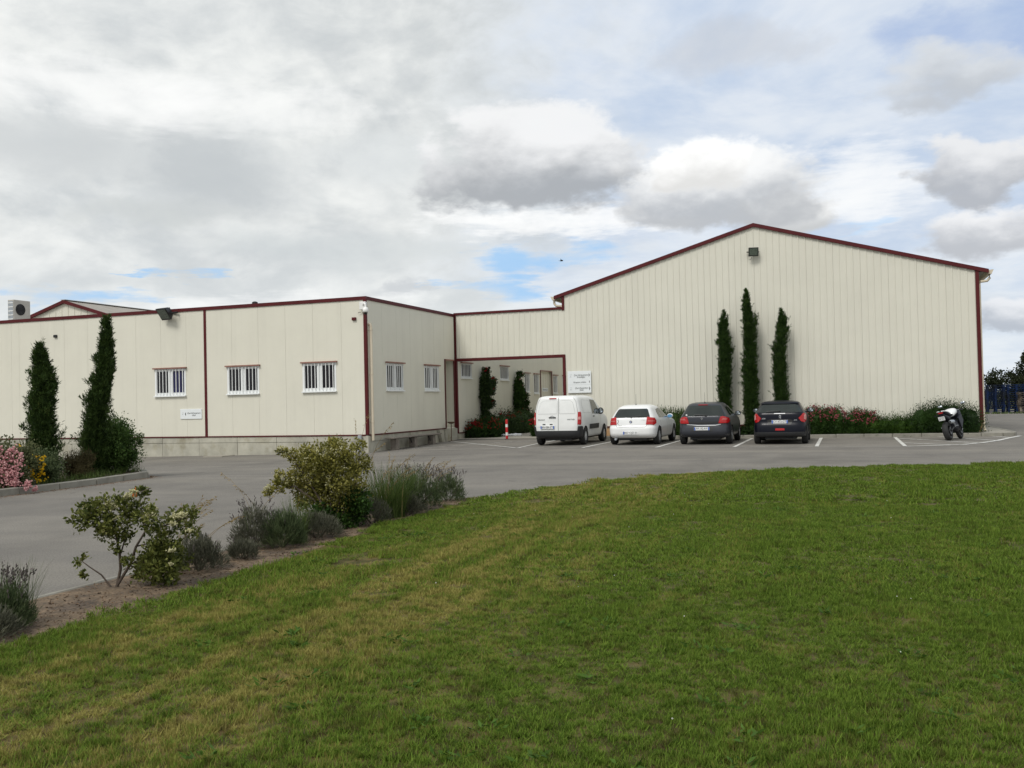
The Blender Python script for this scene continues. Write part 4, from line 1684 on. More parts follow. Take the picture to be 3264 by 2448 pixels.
for k in (0, 2):
    t0 = k * math.pi / 2
    pts = [(0, 0)] + [(.03 * math.cos(t0 + a), .03 * math.sin(t0 + a)) for a in np.linspace(0, math.pi / 2, 6)]
    b.prism([(bz.x - .02 + p, .815 + q) for p, q in pts], 'y', bz.y - .0185, bz.y - .0165)
b.build('badge_field', M['plate'], bd, wc=False)
b = MB()
for k in (1, 3):
    t0 = k * math.pi / 2
    pts = [(0, 0)] + [(.03 * math.cos(t0 + a), .03 * math.sin(t0 + a)) for a in np.linspace(0, math.pi / 2, 6)]
    b.prism([(bz.x - .02 + p, .815 + q) for p, q in pts], 'y', bz.y - .0185, bz.y - .0165)
b.build('badge_field', M['plateblue'], bd, wc=False)
rear_text(s1, C1, '120d', .06, .43, .87, M['alloy'], .13)
s1.line([(-.50, .88), (-.46, .86), (-.47, .80), (-.50, .77), (-.46, .74)], .018, M['ink'], 'sticker', C1)
rear_text(s1, C1, 'Toulouse', .04, -.40, .695, M['ink'], .13)
wiper(s1, C1, .0, .34, .975, 1.0)
antenna(C1, -.02, .98, 1.405, .40, R(-2))
b = MB()
b.lathe([(.042, .0), (.042, .18), (.034, .18), (.034, .01)], (-.56, .0, .22), 'y', 16)
b.build('exhaust_pipe', M['galv'], C1, wc=False)
mirror(C1, 1, 2.52, .97, .80, M['silver'], 'lightblue')
mirror(C1, -1, 2.52, .97, .80, M['silver'])

# ------------------------------------------------------------------ grey-blue hatchback
C2 = thing('car', 'dark grey-blue hatchback with a red brake light strip in front of the first cypress', 'car', (-4.53, 32.06, 0), R(.5))
s2 = Shell([(.26, .82, .15, 4.0, 8), (.33, .865, .04, 4.17, 8), (.45, .885, .0, 4.21, 8), (.60, .888, .02, 4.21, 8), (.70, .882, .05, 4.18, 8), (.76, .876, .045, 4.12, 8), (.86, .862, .05, 3.8, 8), (.93, .845, .055, 3.3, 8), (.98, .82, .075, 2.95, 8), (1.08, .76, .14, 2.7, 8), (1.20, .69, .225, 2.42, 7), (1.32, .62, .315, 2.1, 7), (1.39, .57, .40, 1.92, 6), (1.43, .50, .62, 1.8, 5), (1.455, .36, .95, 1.62, 4), (1.46, .2, 1.1, 1.5, 3)])
hatchback(C2, s2, 'grey_blue', [(-.70, .985), (.70, .985), (.69, 1.03), (.56, 1.31), (.52, 1.335), (-.52, 1.335), (-.56, 1.31), (-.69, 1.03)],
          [[(.66, 1.0), (1.28, .98), (1.22, 1.30), (.82, 1.26)], [(1.33, .98), (2.68, .96), (2.40, 1.12), (2.0, 1.31), (1.28, 1.32)]],
          [(.50, .735), (.82, .735), (1.02, .80), (.96, .90), (.64, .965), (.57, .95)], 1.46, .785, .74, 2.66, .315, .20, spokes=5)
lens(s2, C2, [(.60, .84), (.80, .85), (.82, .90), (.64, .91)], .0185, 'pinklens')
s2.patch([(-.58, .755), (0, .70), (.58, .755), (.56, .795), (-.56, .795)], .008, M['blackplastic'], 'trim_strip', C2, mode='x', nc=20)
s2.line([(-.57, .70), (-.2, .665), (.4, .665), (.57, .70)], .022, M['alloy'], 'chrome_strip', C2, off=.012)
s2.patch([(-.42, .46), (.30, .46), (.34, .635), (-.46, .635)], .006, M['blackplastic'], 'plate_recess', C2, mode='x')
plate(s2, C2, 'AM-192-AW', -.06, .555, off=.016)
b = MB()
bz = s2.at_s(-.06, .90)
b.prism([(bz.x - .032, .90), (bz.x, .845), (bz.x + .032, .90), (bz.x, .955)], 'y', bz.y - .016, bz.y + .02)
bd = b.build('badge', M['chrome'], C2, wc=False)
b = MB()
b.prism([(bz.x - .014, .90), (bz.x, .875), (bz.x + .014, .90), (bz.x, .925)], 'y', bz.y - .018, bz.y - .0165)
b.build('badge_field', M['grey_blue'], bd, wc=False)
yy = s2.at_s(0, 1.365).y
b = MB()
b.box(-.2, .12, yy - .02, yy + .04, 1.35, 1.378)
b.build('brake_light', M['redlens'], C2, bevel=.005, wc=False)
wiper(s2, C2, .08, -.32, .99, 1.02)
antenna(C2, -.02, .66, 1.44, .36, R(2))
b = MB()
q = s2.at_s(s2.s_of_x(-.58, 1.02), 1.02)
b.ball((q.x, q.y - .012, 1.02), .032, .008, .032, 12, 8)
b.build('window_sticker', M['plate'], C2, wc=False)
mirror(C2, 1, 2.5, 1.03, .82, M['navy'])
mirror(C2, -1, 2.5, 1.03, .82, M['navy'])

# ------------------------------------------------------------------ navy hatchback
C3 = thing('car', 'navy blue small hatchback with bright tail lights in front of the third cypress', 'car', (-2.02, 32.0, 0), R(.5))
s3 = Shell([(.24, .80, .15, 3.78, 8), (.30, .85, .04, 3.92, 8), (.42, .868, .0, 3.96, 8), (.58, .87, .005, 3.96, 8), (.68, .866, .03, 3.94, 8), (.74, .862, .065, 3.9, 8), (.86, .852, .07, 3.6, 8), (.95, .84, .075, 3.1, 8), (1.02, .82, .09, 2.8, 8), (1.10, .775, .15, 2.6, 8), (1.20, .715, .225, 2.38, 7), (1.31, .655, .30, 2.1, 7), (1.38, .61, .36, 1.9, 6), (1.42, .55, .52, 1.78, 5), (1.45, .40, .86, 1.58, 4), (1.46, .2, 1.02, 1.45, 3)])
hatchback(C3, s3, 'navy', [(-.70, 1.065), (.70, 1.065), (.69, 1.11), (.60, 1.28), (.50, 1.33), (-.50, 1.33), (-.60, 1.28), (-.69, 1.11)],
          [[(.60, 1.05), (1.12, 1.03), (1.10, 1.32), (.78, 1.29)], [(1.16, 1.03), (2.40, 1.0), (2.2, 1.12), (1.85, 1.32), (1.14, 1.33)]],
          [(.60, .87), (.68, .76), (.80, .72), (1.02, .82), (1.06, .94), (.90, 1.02), (.76, 1.03)], 1.46, .77, .70, 2.54, .31, .195, spokes=5)
lens(s3, C3, [(.78, .84), (.93, .80), (.99, .90), (.88, .99), (.79, .95)], .0195, 'clearlens')
s3.patch([(-.62, 1.335), (.62, 1.335), (.56, 1.385), (-.56, 1.385)], .03, M['navy'], 'roof_spoiler', C3, mode='x', nc=16, nr=4, depth=.04)
s3.line([(-.18, 1.025), (.18, 1.025)], .024, M['alloy'], 'chrome_strip', C3, off=.012)
s3.patch([(-.36, .655), (.36, .655), (.42, .80), (.30, .84), (-.30, .84), (-.42, .80)], .005, M['black'], 'plate_recess', C3, mode='x')
plate(s3, C3, 'CV-472-GT', .0, .755, off=.016)
# rampant animal emblem reduced to its outline strokes
bz = s3.at_s(0, .92)
b = MB()
for pth in ([(-.01, .985), (.02, .965), (.005, .92), (.0, .885), (-.03, .865)], [(.018, .955), (.045, .965), (.04, .98)], [(.015, .93), (.045, .925)], [(.005, .90), (.03, .885), (.035, .862)], [(-.005, .96), (-.035, .945), (-.03, .92)]):
    b.tube([(p, bz.y - .012, z) for p, z in pth], .007, 5)
b.build('badge', M['chrome'], C3, wc=False)
rear_text(s3, C3, '208', .06, -.52, .86, M['alloy'], .12)
rear_text(s3, C3, 'GTi', .055, .50, .80, M['alloy'], .10)
s3.patch([(-.15, .47), (.15, .47), (.14, .54), (-.14, .54)], .008, M['redlens'], 'fog_light', C3, mode='x')
s3.patch([(-.80, .26), (.80, .26), (.80, .42), (-.80, .42)], .008, M['blackplastic'], 'rear_diffuser', C3, mode='x', nc=18)
wiper(s3, C3, .0, -.42, 1.09, 1.085)
mirror(C3, 1, 2.42, 1.10, .83, M['navy'])
mirror(C3, -1, 2.42, 1.10, .83, M['navy'])

# ------------------------------------------------------------------ motorcycle, leaning on its side stand
MO = thing('motorcycle', 'white and black sports motorcycle leaning on its stand on the hatched lines', 'motorcycle', (3.28, 33.95, .006), 0)
MO.rotation_euler = (0, R(-11), R(-20))
M['moto_white'] = paintmat('white_motorcycle_paint', (.74, .75, .76), 0, .3, .5)
M['moto_black'] = mat('black_motorcycle_plastic', (.008, .009, .014), .5, var=.2, scale=9, spec=.2)


def mwheel(y, r, w, rr, name='wheel'):
    b = MB()
    pr = [(rr, -w * .42), (r - w * .42, -w * .5)] + [(r - w * .42 + w * .42 * math.cos(a), w * .5 * math.sin(a)) for a in np.linspace(-1.3, 1.3, 9)] + [(r - w * .42, w * .5), (rr, w * .42)]
    b.lathe(pr, (0, y, r), 'x', 36, closed=True)
    o = b.build(name, M['rubber'], MO, smooth=50, wc=False)
    d = MB()
    d.lathe([(rr - .02, -w * .4), (rr + .003, -w * .4), (rr + .003, w * .4), (rr - .02, w * .4)], (0, y, r), 'x', 32, closed=True)
    d.lathe([(.045, -w * .45), (.045, w * .45)], (0, y, r), 'x', 14)
    for k in range(6):
        t = k * math.pi / 3
        d.tube([(0, y + .03 * math.cos(t), r + .03 * math.sin(t)), (0, y + rr * math.cos(t), r + rr * math.sin(t))], .018, 6)
    d.build('rim', M['black'], o, smooth=50, wc=False)
    d = MB()
    d.lathe([(.06, 0), (.13, 0), (.13, .006), (.06, .006)], (w * .5 + .01, y, r), 'x', 24, closed=True)
    d.build('brake_disc', M['black'], o, wc=False)
    return o


mwheel(0, .315, .19, .215)
mwheel(1.41, .30, .125, .215)


def loft(name, m, parent, secs, n=14, smooth=60):
    """closed skin through rounded sections: (y, z centre, half width, half height, exponent)"""
    b = MB()
    V = []
    for y, zc, hw, hh, e in secs:
        for k in range(n):
            t = 2 * math.pi * k / n
            c, s = math.cos(t), math.sin(t)
            V.append((hw * math.copysign(abs(c) ** (2 / e), c), y, zc + hh * math.copysign(abs(s) ** (2 / e), s)))
    F = [(i * n + k, i * n + (k + 1) % n, (i + 1) * n + (k + 1) % n, (i + 1) * n + k) for i in range(len(secs) - 1) for k in range(n)]
    F += [tuple(range(n))[::-1], tuple(range((len(secs) - 1) * n, len(secs) * n))]
    b.add(V, F)
    return b.build(name, m, parent, smooth=smooth, wc=False)


loft('fuel_tank', M['moto_white'], MO, [(.60, .82, .10, .06, 2), (.68, .87, .17, .10, 2.4), (.84, .93, .20, .13, 2.5), (1.0, .95, .19, .12, 2.5), (1.08, .93, .13, .09, 2)])
loft('tail_fairing', M['moto_black'], MO, [(-.32, .955, .10, .035, 2.5), (-.22, .945, .14, .055, 2.5), (.05, .90, .15, .065, 2.5), (.32, .82, .14, .07, 2.5)])
for s in (-1, 1):
    b = MB()
    b.tube([(s * .03, -.335, .985), (s * .10, -.30, .985), (s * .135, -.20, .975), (s * .14, .05, .945), (s * .13, .32, .885)], .016, 8)
    b.build('tail_trim', M['moto_white'], MO, smooth=60, wc=False)
loft('tail_light', M['redlens'], MO, [(-.345, .93, .075, .02, 2.5), (-.315, .93, .085, .024, 2.5)])
loft('seat', M['moto_black'], MO, [(.20, .87, .12, .035, 2.5), (.35, .85, .15, .04, 2.5), (.58, .84, .14, .04, 2.5), (.66, .85, .10, .03, 2)])
loft('undertail', M['moto_black'], MO, [(-.30, .86, .09, .06, 2.5), (-.05, .79, .11, .09, 2.5), (.25, .72, .12, .12, 2.5)])
loft('engine', M['moto_black'], MO, [(.42, .50, .15, .16, 3), (.60, .48, .19, .22, 3), (.95, .47, .19, .22, 3), (1.06, .50, .14, .18, 3)])
loft('front_fairing', M['moto_black'], MO, [(.95, .80, .22, .12, 3), (1.12, .84, .24, .17, 3), (1.34, .88, .20, .15, 2.6), (1.52, .86, .12, .10, 2.3), (1.60, .83, .05, .05, 2)])
for s in (-1, 1):
    b = MB()
    b.hull([(s * .20, .72, .72), (s * .20, 1.20, .86), (s * .20, 1.36, .60), (s * .20, .95, .30)], [(s * .245, .74, .71), (s * .25, 1.18, .84), (s * .24, 1.32, .61), (s * .235, .97, .32)])
    b.build('side_fairing', M['moto_black'], MO, bevel=.012, wc=False)
    b = MB()
    b.tube([(s * .12, 0, .315), (s * .13, .45, .45)], .03, 8)
    b.build('swing_arm', M['black'], MO, wc=False)
    b = MB()
    b.tube([(s * .11, 1.41, .30), (s * .10, 1.16, .92)], .027, 10)
    b.build('fork_leg', M['galv'], MO, smooth=50, wc=False)
    b = MB()
    b.tube([(s * .08, 1.12, .95), (s * .20, 1.06, .985), (s * .25, 1.03, .98)], .014, 8)
    hb = b.build('handlebar', M['galv'], MO, smooth=50, wc=False)
    b = MB()
    b.tube([(s * .25, 1.03, .98), (s * .37, .96, .96)], .019, 8)
    b.build('grip', M['rubber'], hb, wc=False)
    b = MB()
    b.tube([(s * .16, 1.30, 1.0), (s * .27, 1.24, 1.10), (s * .34, 1.21, 1.17)], .010, 6)
    ms = b.build('mirror_stalk', M['black'], MO, wc=False)
    b = MB()
    b.ball((s * .37, 1.20, 1.19), .085, .03, .045, 14, 8)
    b.build('mirror_back', M['moto_black'], ms, smooth=60, wc=False)
    b = MB()
    b.ball((s * .37, 1.178, 1.19), .078, .014, .040, 14, 8)
    b.build('mirror_glass', M['winmirror'], ms, smooth=60, wc=False)
    b = MB()
    b.tube([(s * .14, .42, .46), (s * .27, .40, .45)], .014, 6)
    b.build('foot_peg', M['galv'], MO, wc=False)
    b = MB()
    b.ball((s * .20, -.22, .86), .05, .02, .02, 8, 6)
    b.tube([(s * .08, -.2, .85), (s * .18, -.22, .86)], .008, 5)
    b.build('indicator', M['moto_black'], MO, wc=False)
b = MB()
b.lathe([(.035, .0), (.055, .02), (.062, .10), (.062, .34), (.045, .42)], (.19, -.16, .60), 'y', 16)
ex = b.build('exhaust', M['galv'], MO, smooth=40, wc=False)
b = MB()
b.lathe([(.035, -.004), (.034, .002)], (.19, -.16, .60), 'y', 14)
b.build('exhaust_tip', M['black'], ex, wc=False)
b = MB()
b.tube([(.19, .25, .60), (.16, .40, .50), (.12, .6, .34)], .025, 8)
b.build('exhaust_pipe', M['galv'], ex, wc=False)
b = MB()
b.box(-.045, .045, -.33, -.10, .74, .80)
hg = b.build('plate_hanger', M['moto_black'], MO, wc=False)
b = MB()
b.hull([(-.10, -.325, .68), (.10, -.325, .68), (.10, -.36, .81), (-.10, -.36, .81)], [(-.10, -.315, .68), (.10, -.315, .68), (.10, -.35, .81), (-.10, -.35, .81)])
pt = b.build('number_plate', M['plate'], hg, wc=False)
o = text_mesh('1542\nEF 31', .055, M['ink'], 'plate_lettering', hg, Matrix.Translation((0, -.346, .745)) @ Matrix.Rotation(R(90) + .26, 4, 'X'), 0, .001, width=.16)
o.matrix_parent_inverse = Matrix.Identity(4)
b = MB()
b.tube([(-.12, .62, .35), (-.30, .66, .055)], .013, 6)
b.box(-.33, -.27, .63, .69, .05, .062)
b.build('side_stand', M['black'], MO, wc=False)
b = MB()
b.hull([(-.15, 1.30, .98), (.15, 1.30, .98), (.10, 1.5, .94), (-.10, 1.5, .94)], [(-.12, 1.22, 1.08), (.12, 1.22, 1.08), (.10, 1.5, .945), (-.10, 1.5, .945)])
b.build('wind_screen', M['carglass'], MO, wc=False)

# ------------------------------------------------------------------ pallets stacked in the yard beyond the hall
M['bluewood'] = mat('blue_painted_wood', (.005, .017, .060), .8, var=.4, scale=5, c2=(.008, .012, .022), c2lo=.42, c2hi=.58, c2scale=1.0, spec=.2)
M['rawwood'] = mat('raw_pallet_wood', (.085, .066, .05), .85, var=.5, scale=4, c2=(.17, .15, .12), c2lo=.5, c2hi=.6, c2scale=2)


def pallet_mesh(name, m):
    b = MB()
    for i in range(7):
        x = -.6 + i * 1.105 / 6
        b.box(x, x + .095, -.4, .4, .122, .144)
    for y in (-.4, -.05, .3):
        b.box(-.6, .6, y, y + .1, .1, .1215)
        for x in (-.6, -.07, .455):
            b.box(x, x + .145, y, y + .1, .022, .0995)
        b.box(-.6, .6, y, y + .1, 0, .0215)
    me = bpy.data.meshes.new(name)
    me.from_pydata(b.v, [], b.f)
    me.materials.append(m)
    return me


pm1, pm2 = pallet_mesh('pallet', M['bluewood']), pallet_mesh('pallet', M['rawwood'])
rnd = random.Random(11)
ORD = 'lowest second third fourth fifth sixth seventh eighth ninth tenth eleventh twelfth thirteenth fourteenth'.split()


def stack(me, n, x, y, jit, what, where, group):
    for k in range(n):
        o = link('pallet', me, None)
        o.location = (x + rnd.uniform(-jit, jit), y + rnd.uniform(-jit, jit), g(x, y) + .002 + k * .146)
        o.rotation_euler = (0, 0, rnd.uniform(-jit, jit) * .7)
        pos = 'topmost' if k == n - 1 else (ORD[k] + (' from the ground' if k else ''))
        tag(o, f'{what}, {pos} in the {where}', 'pallet', group)


stack(pm1, 14, 10.40, 75.6, .03, 'blue wooden pallet', 'tall stack nearest the hall corner', 'blue pallets in the yard')
stack(pm1, 14, 11.78, 75.8, .03, 'blue wooden pallet', 'tall stack second from the hall corner', 'blue pallets in the yard')
stack(pm1, 14, 13.15, 75.6, .03, 'blue wooden pallet', 'tall stack third from the hall corner', 'blue pallets in the yard')
stack(pm2, 10, 12.15, 73.4, .06, 'bare brown pallet', 'shorter stack before the blue ones', 'brown pallets in the yard')
# a bird over the link roof
bd = MB()
bd.T = lambda x, y, z: (-23.53 + x, 80 + y, 14.18 + z)
bd.ball((0, 0, 0), .16, .07, .06, 8, 6)
bd.hull([(-.04, -.05, .02), (.08, -.05, .02), (.0, -.42, .13)], [(-.04, -.05, .03), (.08, -.05, .03), (.0, -.42, .135)])
bd.hull([(-.04, .05, .02), (.08, .05, .02), (.0, .42, .13)], [(-.04, .05, .03), (.08, .05, .03), (.0, .42, .135)])
bd.hull([(-.14, -.03, 0), (-.14, .03, 0), (-.28, .05, 0), (-.28, -.05, 0)], [(-.14, -.03, .015), (-.14, .03, .015), (-.28, .05, .01), (-.28, -.05, .01)])
tag(bd.build('bird', M['black'], None, smooth=40), 'tiny dark bird flying in the blue gap left of the hall roof', 'bird')

# ================================================================== plants
RT = np.array([math.cos(YAW), math.sin(YAW), 0.0])      # horizontal axes square to the photographer's view
FW = np.array([-math.sin(YAW), math.cos(YAW), 0.0])


def unit(v):
    return v / np.maximum(1e-9, np.linalg.norm(v, axis=-1, keepdims=True))


def leaves(pos, dirs, L, W, rng, fold=.25, droop=0.0):
    """leaf-shaped quads: base, side, tip, side"""
    n = len(pos)
    d = unit(dirs)
    a = unit(np.cross(d, rng.normal(size=(n, 3))))
    nn = np.cross(d, a)
    L = np.broadcast_to(np.asarray(L, float), (n,))[:, None]
    W = np.broadcast_to(np.asarray(W, float), (n,))[:, None]
    mid = pos + d * L * .5
    tip = pos + d * L + nn * L * droop
    return np.stack([pos, mid + a * W * .5 + nn * W * fold, tip, mid - a * W * .5 + nn * W * fold], 1)


def blades(base, h, lean, w, rng, segs=3, curve=.6, ldir=None):
    """grass blades as strips of quads; base (n,3), h (n,), lean (n,) horizontal reach at the tip"""
    n = len(base)
    th = rng.uniform(0, 2 * np.pi, n) if ldir is None else ldir
    dx = np.stack([np.cos(th), np.sin(th), np.zeros(n)], 1)
    ph = th + np.pi / 2 + rng.uniform(-.6, .6, n)
    sx = np.stack([np.cos(ph), np.sin(ph), np.zeros(n)], 1)
    out = []
    prev = None
    for i in range(segs + 1):
        t = i / segs
        c = base + dx * (lean * t ** (1 + curve))[:, None] + np.array([0, 0, 1.0]) * (h * (t - .18 * curve * t * t * np.minimum(1, lean / np.maximum(h, 1e-6))))[:, None]
        ww = (w * (1 - .85 * t ** 1.5))[:, None]
        l, r = c - sx * ww / 2, c + sx * ww / 2
        if prev is not None:
            out.append(np.stack([prev[0], prev[1], r, l], 1))
        prev = (l, r)
    return np.concatenate(out)


def ellip(c, r, n, rng, shell=.55):
    v = unit(rng.normal(size=(n, 3)))
    k = shell + (1 - shell) * rng.random((n, 1)) ** .6
    return np.asarray(c) + v * np.asarray(r) * k, v


def clumpy(clumps, n, rng, Lr, Wr, up=.4, rnd=.8, shell=.5, sub=True):
    """leaves spread over many small sprays inside the given ellipsoids"""
    vol = np.array([c[3] * c[4] * c[5] for c in clumps]) ** .66
    cnt = rng.multinomial(n, vol / vol.sum())
    out = []
    for c, m in zip(clumps, cnt):
        if m == 0:
            continue
        ns = max(3, m // 14)
        o, v = ellip(c[:3], c[3:6], ns, rng, shell)
        k = rng.integers(0, ns, m)
        r = min(c[3:6]) * .28
        p = o[k] + rng.normal(size=(m, 3)) * r
        d = v[k] + rng.normal(size=(m, 3)) * rnd + np.array([0, 0, up])
        p[:, 2] = np.maximum(p[:, 2], .03)
        out.append(leaves(p, d, rng.uniform(*Lr, m), rng.uniform(*Wr, m), rng))
    return np.concatenate(out)


def blossoms(pos, r, rng, m, parent, name='blossoms'):
    """small eight-sided flower heads"""
    n = len(pos)
    rr = np.broadcast_to(np.asarray(r, float), (n,)) * rng.uniform(.7, 1.25, n)
    ax = unit(rng.normal(size=(n, 3)))
    bx = unit(np.cross(ax, rng.normal(size=(n, 3))))
    cx = np.cross(ax, bx)
    S = rr[:, None]
    P = [pos + ax * S, pos + bx * S, pos - ax * S, pos - bx * S]
    top, bot = pos + cx * S * .8, pos - cx * S * .8
    Q = []
    for i in range(4):
        a, b_ = P[i], P[(i + 1) % 4]
        m_ = (a + b_) / 2 * 1.0
        Q.append(np.stack([a, b_, (b_ + top) / 2 + (top - pos) * .2, top], 1))
        Q.append(np.stack([b_, a, (a + bot) / 2 + (bot - pos) * .2, bot], 1))
    return quads(name, np.concatenate(Q), m, parent, 'stuff')


def stems(paths, r0, r1, m, parent, name='stem'):
    b = MB()
    for p in paths:
        b.tube(p, r0, 6, r1=r1)
    return b.build(name, m, parent, smooth=60)


L_ = {}
L_['cypress'] = leafmat('cypress_foliage', (.010, .025, .006), (.052, .100, .020), .22, c3=(.10, .13, .034), pscale=5)
L_['cypress2'] = leafmat('dusty_cypress_foliage', (.013, .028, .008), (.064, .108, .025), .22, c3=(.13, .155, .045), pscale=5)
L_['dark'] = leafmat('dark_shrub_leaves', (.007, .018, .005), (.032, .070, .013), .2)
L_['mid'] = leafmat('green_shrub_leaves', (.012, .032, .006), (.052, .105, .020), .25)
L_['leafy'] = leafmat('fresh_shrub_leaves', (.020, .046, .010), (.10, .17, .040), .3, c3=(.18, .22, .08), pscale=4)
L_['juniper'] = leafmat('juniper_needles', (.012, .032, .006), (.055, .11, .014), .2, pscale=4)
L_['rosemary'] = leafmat('rosemary_leaves', (.014, .030, .008), (.060, .105, .025), .2)
L_['rose'] = leafmat('rose_leaves', (.013, .026, .009), (.055, .095, .028), .2)
L_['palerose'] = leafmat('pale_rose_leaves', (.05, .065, .025), (.16, .17, .08), .3)
L_['olive'] = leafmat('olive_yellow_leaves', (.070, .078, .012), (.36, .33, .085), .32, c3=(.52, .47, .19), pscale=6)
L_['photinia'] = leafmat('glossy_green_leaves', (.034, .052, .010), (.20, .215, .055), .32, c3=(.42, .40, .17), rough=.4, pscale=7)
L_['lavgrey'] = leafmat('grey_lavender_leaves', (.052, .055, .036), (.155, .155, .110), .2, pscale=8)
L_['lavgreen'] = leafmat('green_lavender_leaves', (.035, .055, .024), (.13, .165, .075), .25, pscale=6)
L_['grassy'] = leafmat('long_grass', (.035, .065, .014), (.12, .165, .045), .3, pscale=6)
L_['drygrass'] = leafmat('dry_oat_stalks', (.16, .115, .05), (.36, .27, .13), .3)
L_['dryshrub'] = leafmat('dry_reddish_leaves', (.05, .042, .018), (.12, .10, .045), .25)
L_['spike'] = leafmat('lavender_spikes', (.06, .05, .05), (.15, .125, .12), .2)
F_ = {}
F_['pink'] = leafmat('pink_petals', (.50, .20, .22), (.76, .48, .47), .3, c3=(.84, .66, .62), pscale=9)
F_['yellow'] = leafmat('yellow_petals', (.72, .42, .01), (.88, .64, .03), .3)
F_['red'] = leafmat('red_petals', (.17, .006, .010), (.36, .016, .020), .25)
F_['rosepink'] = leafmat('rose_pink_petals', (.24, .035, .06), (.50, .13, .16), .25, pscale=6)
F_['cream'] = leafmat('cream_blossom', (.42, .40, .20), (.66, .63, .40), .3, pscale=10)


def cypress(label, base, prof, cen, n, seed, m='cypress', leafL=(.055, .12), group=None, ragged=.22, spurs=()):
    """columnar tree; prof: (height, radius), cen: (height, x offset) of the axis"""
    rng = np.random.default_rng(seed)
    t = thing('cypress', label, 'cypress', base, 0, group)
    hs, rs = zip(*prof)
    rs = [q * .86 for q in rs]
    kh = {4: .90, 5: .94}.get(seed, .97)              # sprays reach above the last shoot
    hs = [q * kh for q in hs]
    cen = [(a * kh, b_) for a, b_ in cen]
    ch, co = zip(*cen)
    H = hs[-1]
    grid = np.linspace(hs[0], H, 400)
    w = np.interp(grid, hs, rs) + .03
    n = int(n * 1.35)
    ns = n // 16
    h = rng.choice(grid, ns, p=w / w.sum()) + rng.normal(size=ns) * .01
    r = np.interp(h, hs, rs)
    th = rng.uniform(0, 2 * np.pi, ns)
    bump = .80 + ragged * np.sin(3 * th + h * 5 + seed) * np.sin(h * 7.3 + 2 * th) + rng.normal(size=ns) * .09
    k = rng.random(ns) ** .45
    rad = r * bump * k
    ax = np.interp(h, ch, co)
    out = np.stack([np.cos(th), np.sin(th), np.zeros(ns)], 1)
    p = np.stack([base[0] + ax * RT[0] + rad * np.cos(th), base[1] + ax * RT[1] + rad * np.sin(th), base[2] + h], 1)
    for hh, sd, k0 in spurs:                       # side shoots that break the outline
        sel = rng.integers(0, ns, 18)
        o_ = np.interp(hh, ch, co)
        rr = np.interp(hh, hs, rs)
        c = np.array([base[0], base[1], base[2] + hh]) + RT * (o_ + sd * (rr + k0 * .25))
        p[sel] = c + rng.normal(size=(18, 3)) * np.array([k0, k0, k0 * 1.5]) * .24
    sdir = unit(out * rng.uniform(.15, .75, (ns, 1)) + np.array([0, 0, 1.0]) + rng.normal(size=(ns, 3)) * .18)
    sl_n = rng.uniform(.08, .24, ns) * np.clip(r / .25, .55, 1.2)
    far = rng.random(ns) < .06
    sl_n[far] *= 1.8
    idx = np.repeat(np.arange(ns), 16)
    u = rng.random(len(idx))
    pos = p[idx] + sdir[idx] * (u * sl_n[idx])[:, None] + rng.normal(size=(len(idx), 3)) * (.018 * (1.15 - u))[:, None]
    d = sdir[idx] + rng.normal(size=(len(idx), 3)) * .42
    Q = leaves(pos, d, rng.uniform(*leafL, len(idx)), rng.uniform(.011, .021, len(idx)), rng)
    quads('crown', Q, L_[m], t, 'stuff')
    core = MB()
    V, F, K_ = [], [], 12
    hh_ = np.linspace(hs[0] + .05, H * .93, 26)
    for j, hh in enumerate(hh_):
        for q in range(K_):
            a = 2 * math.pi * q / K_
            rr = float(np.interp(hh, hs, rs)) * (.46 + .10 * math.sin(3 * a + hh * 5 + seed) * math.sin(hh * 7.3 + 2 * a) + rng.uniform(-.09, .09))
            o_ = float(np.interp(hh, ch, co))
            V.append((base[0] + o_ * RT[0] + rr * math.cos(a), base[1] + o_ * RT[1] + rr * math.sin(a), base[2] + hh + rng.uniform(-.03, .03)))
    F = [(j * K_ + q, j * K_ + (q + 1) % K_, (j + 1) * K_ + (q + 1) % K_, (j + 1) * K_ + q) for j in range(25) for q in range(K_)]
    core.add(V, F)
    core.build('inner_foliage', L_[m], t)
    b = MB()
    b.tube([(base[0] + np.interp(hh, ch, co) * RT[0], base[1] + np.interp(hh, ch, co) * RT[1], base[2] + hh) for hh in np.linspace(-.05, H * .93, 8)], .07, 8, r1=.008)
    b.build('trunk', M['bark'], t, smooth=60)
    return t


G3 = 'three cypresses against the hall'
cypress('shorter cypress on the left of the three against the hall, behind the grey-blue car', (-4.42, 37.5, .1),
        [(.0, .16), (.4, .24), (1.2, .27), (2.2, .285), (3.2, .28), (4.0, .25), (4.5, .17), (4.8, .09), (5.0, .02)], [(0, 0), (3, .02), (4.9, .03)], 24000, 1, group=G3, spurs=((4.3, -1, .14), (3.6, -1, .14), (3.3, 1, .12)))
cypress('tallest cypress in the middle of the three against the hall', (-3.45, 37.45, .1),
        [(.0, .14), (.3, .24), (1.0, .31), (2.2, .33), (3.2, .30), (4.0, .28), (4.6, .22), (5.2, .17), (5.6, .09), (5.85, .02)], [(0, 0), (3.5, .03), (4.3, .05), (5.0, -.03), (5.8, -.05)], 30000, 2, group=G3, spurs=((4.5, 1, .22), (4.3, 1, .2), (2.0, 1, .12)))
cypress('cypress on the right of the three against the hall, behind the navy car', (-2.30, 37.5, .1),
        [(.0, .18), (.5, .27), (1.5, .29), (2.8, .285), (3.4, .27), (4.0, .24), (4.5, .17), (4.8, .08), (4.98, .02)], [(0, 0), (3.0, .0), (4.2, .10), (4.9, .13)], 24000, 3, group=G3, spurs=((4.0, 1, .14), (4.4, 1, .14), (3.3, -1, .12)))
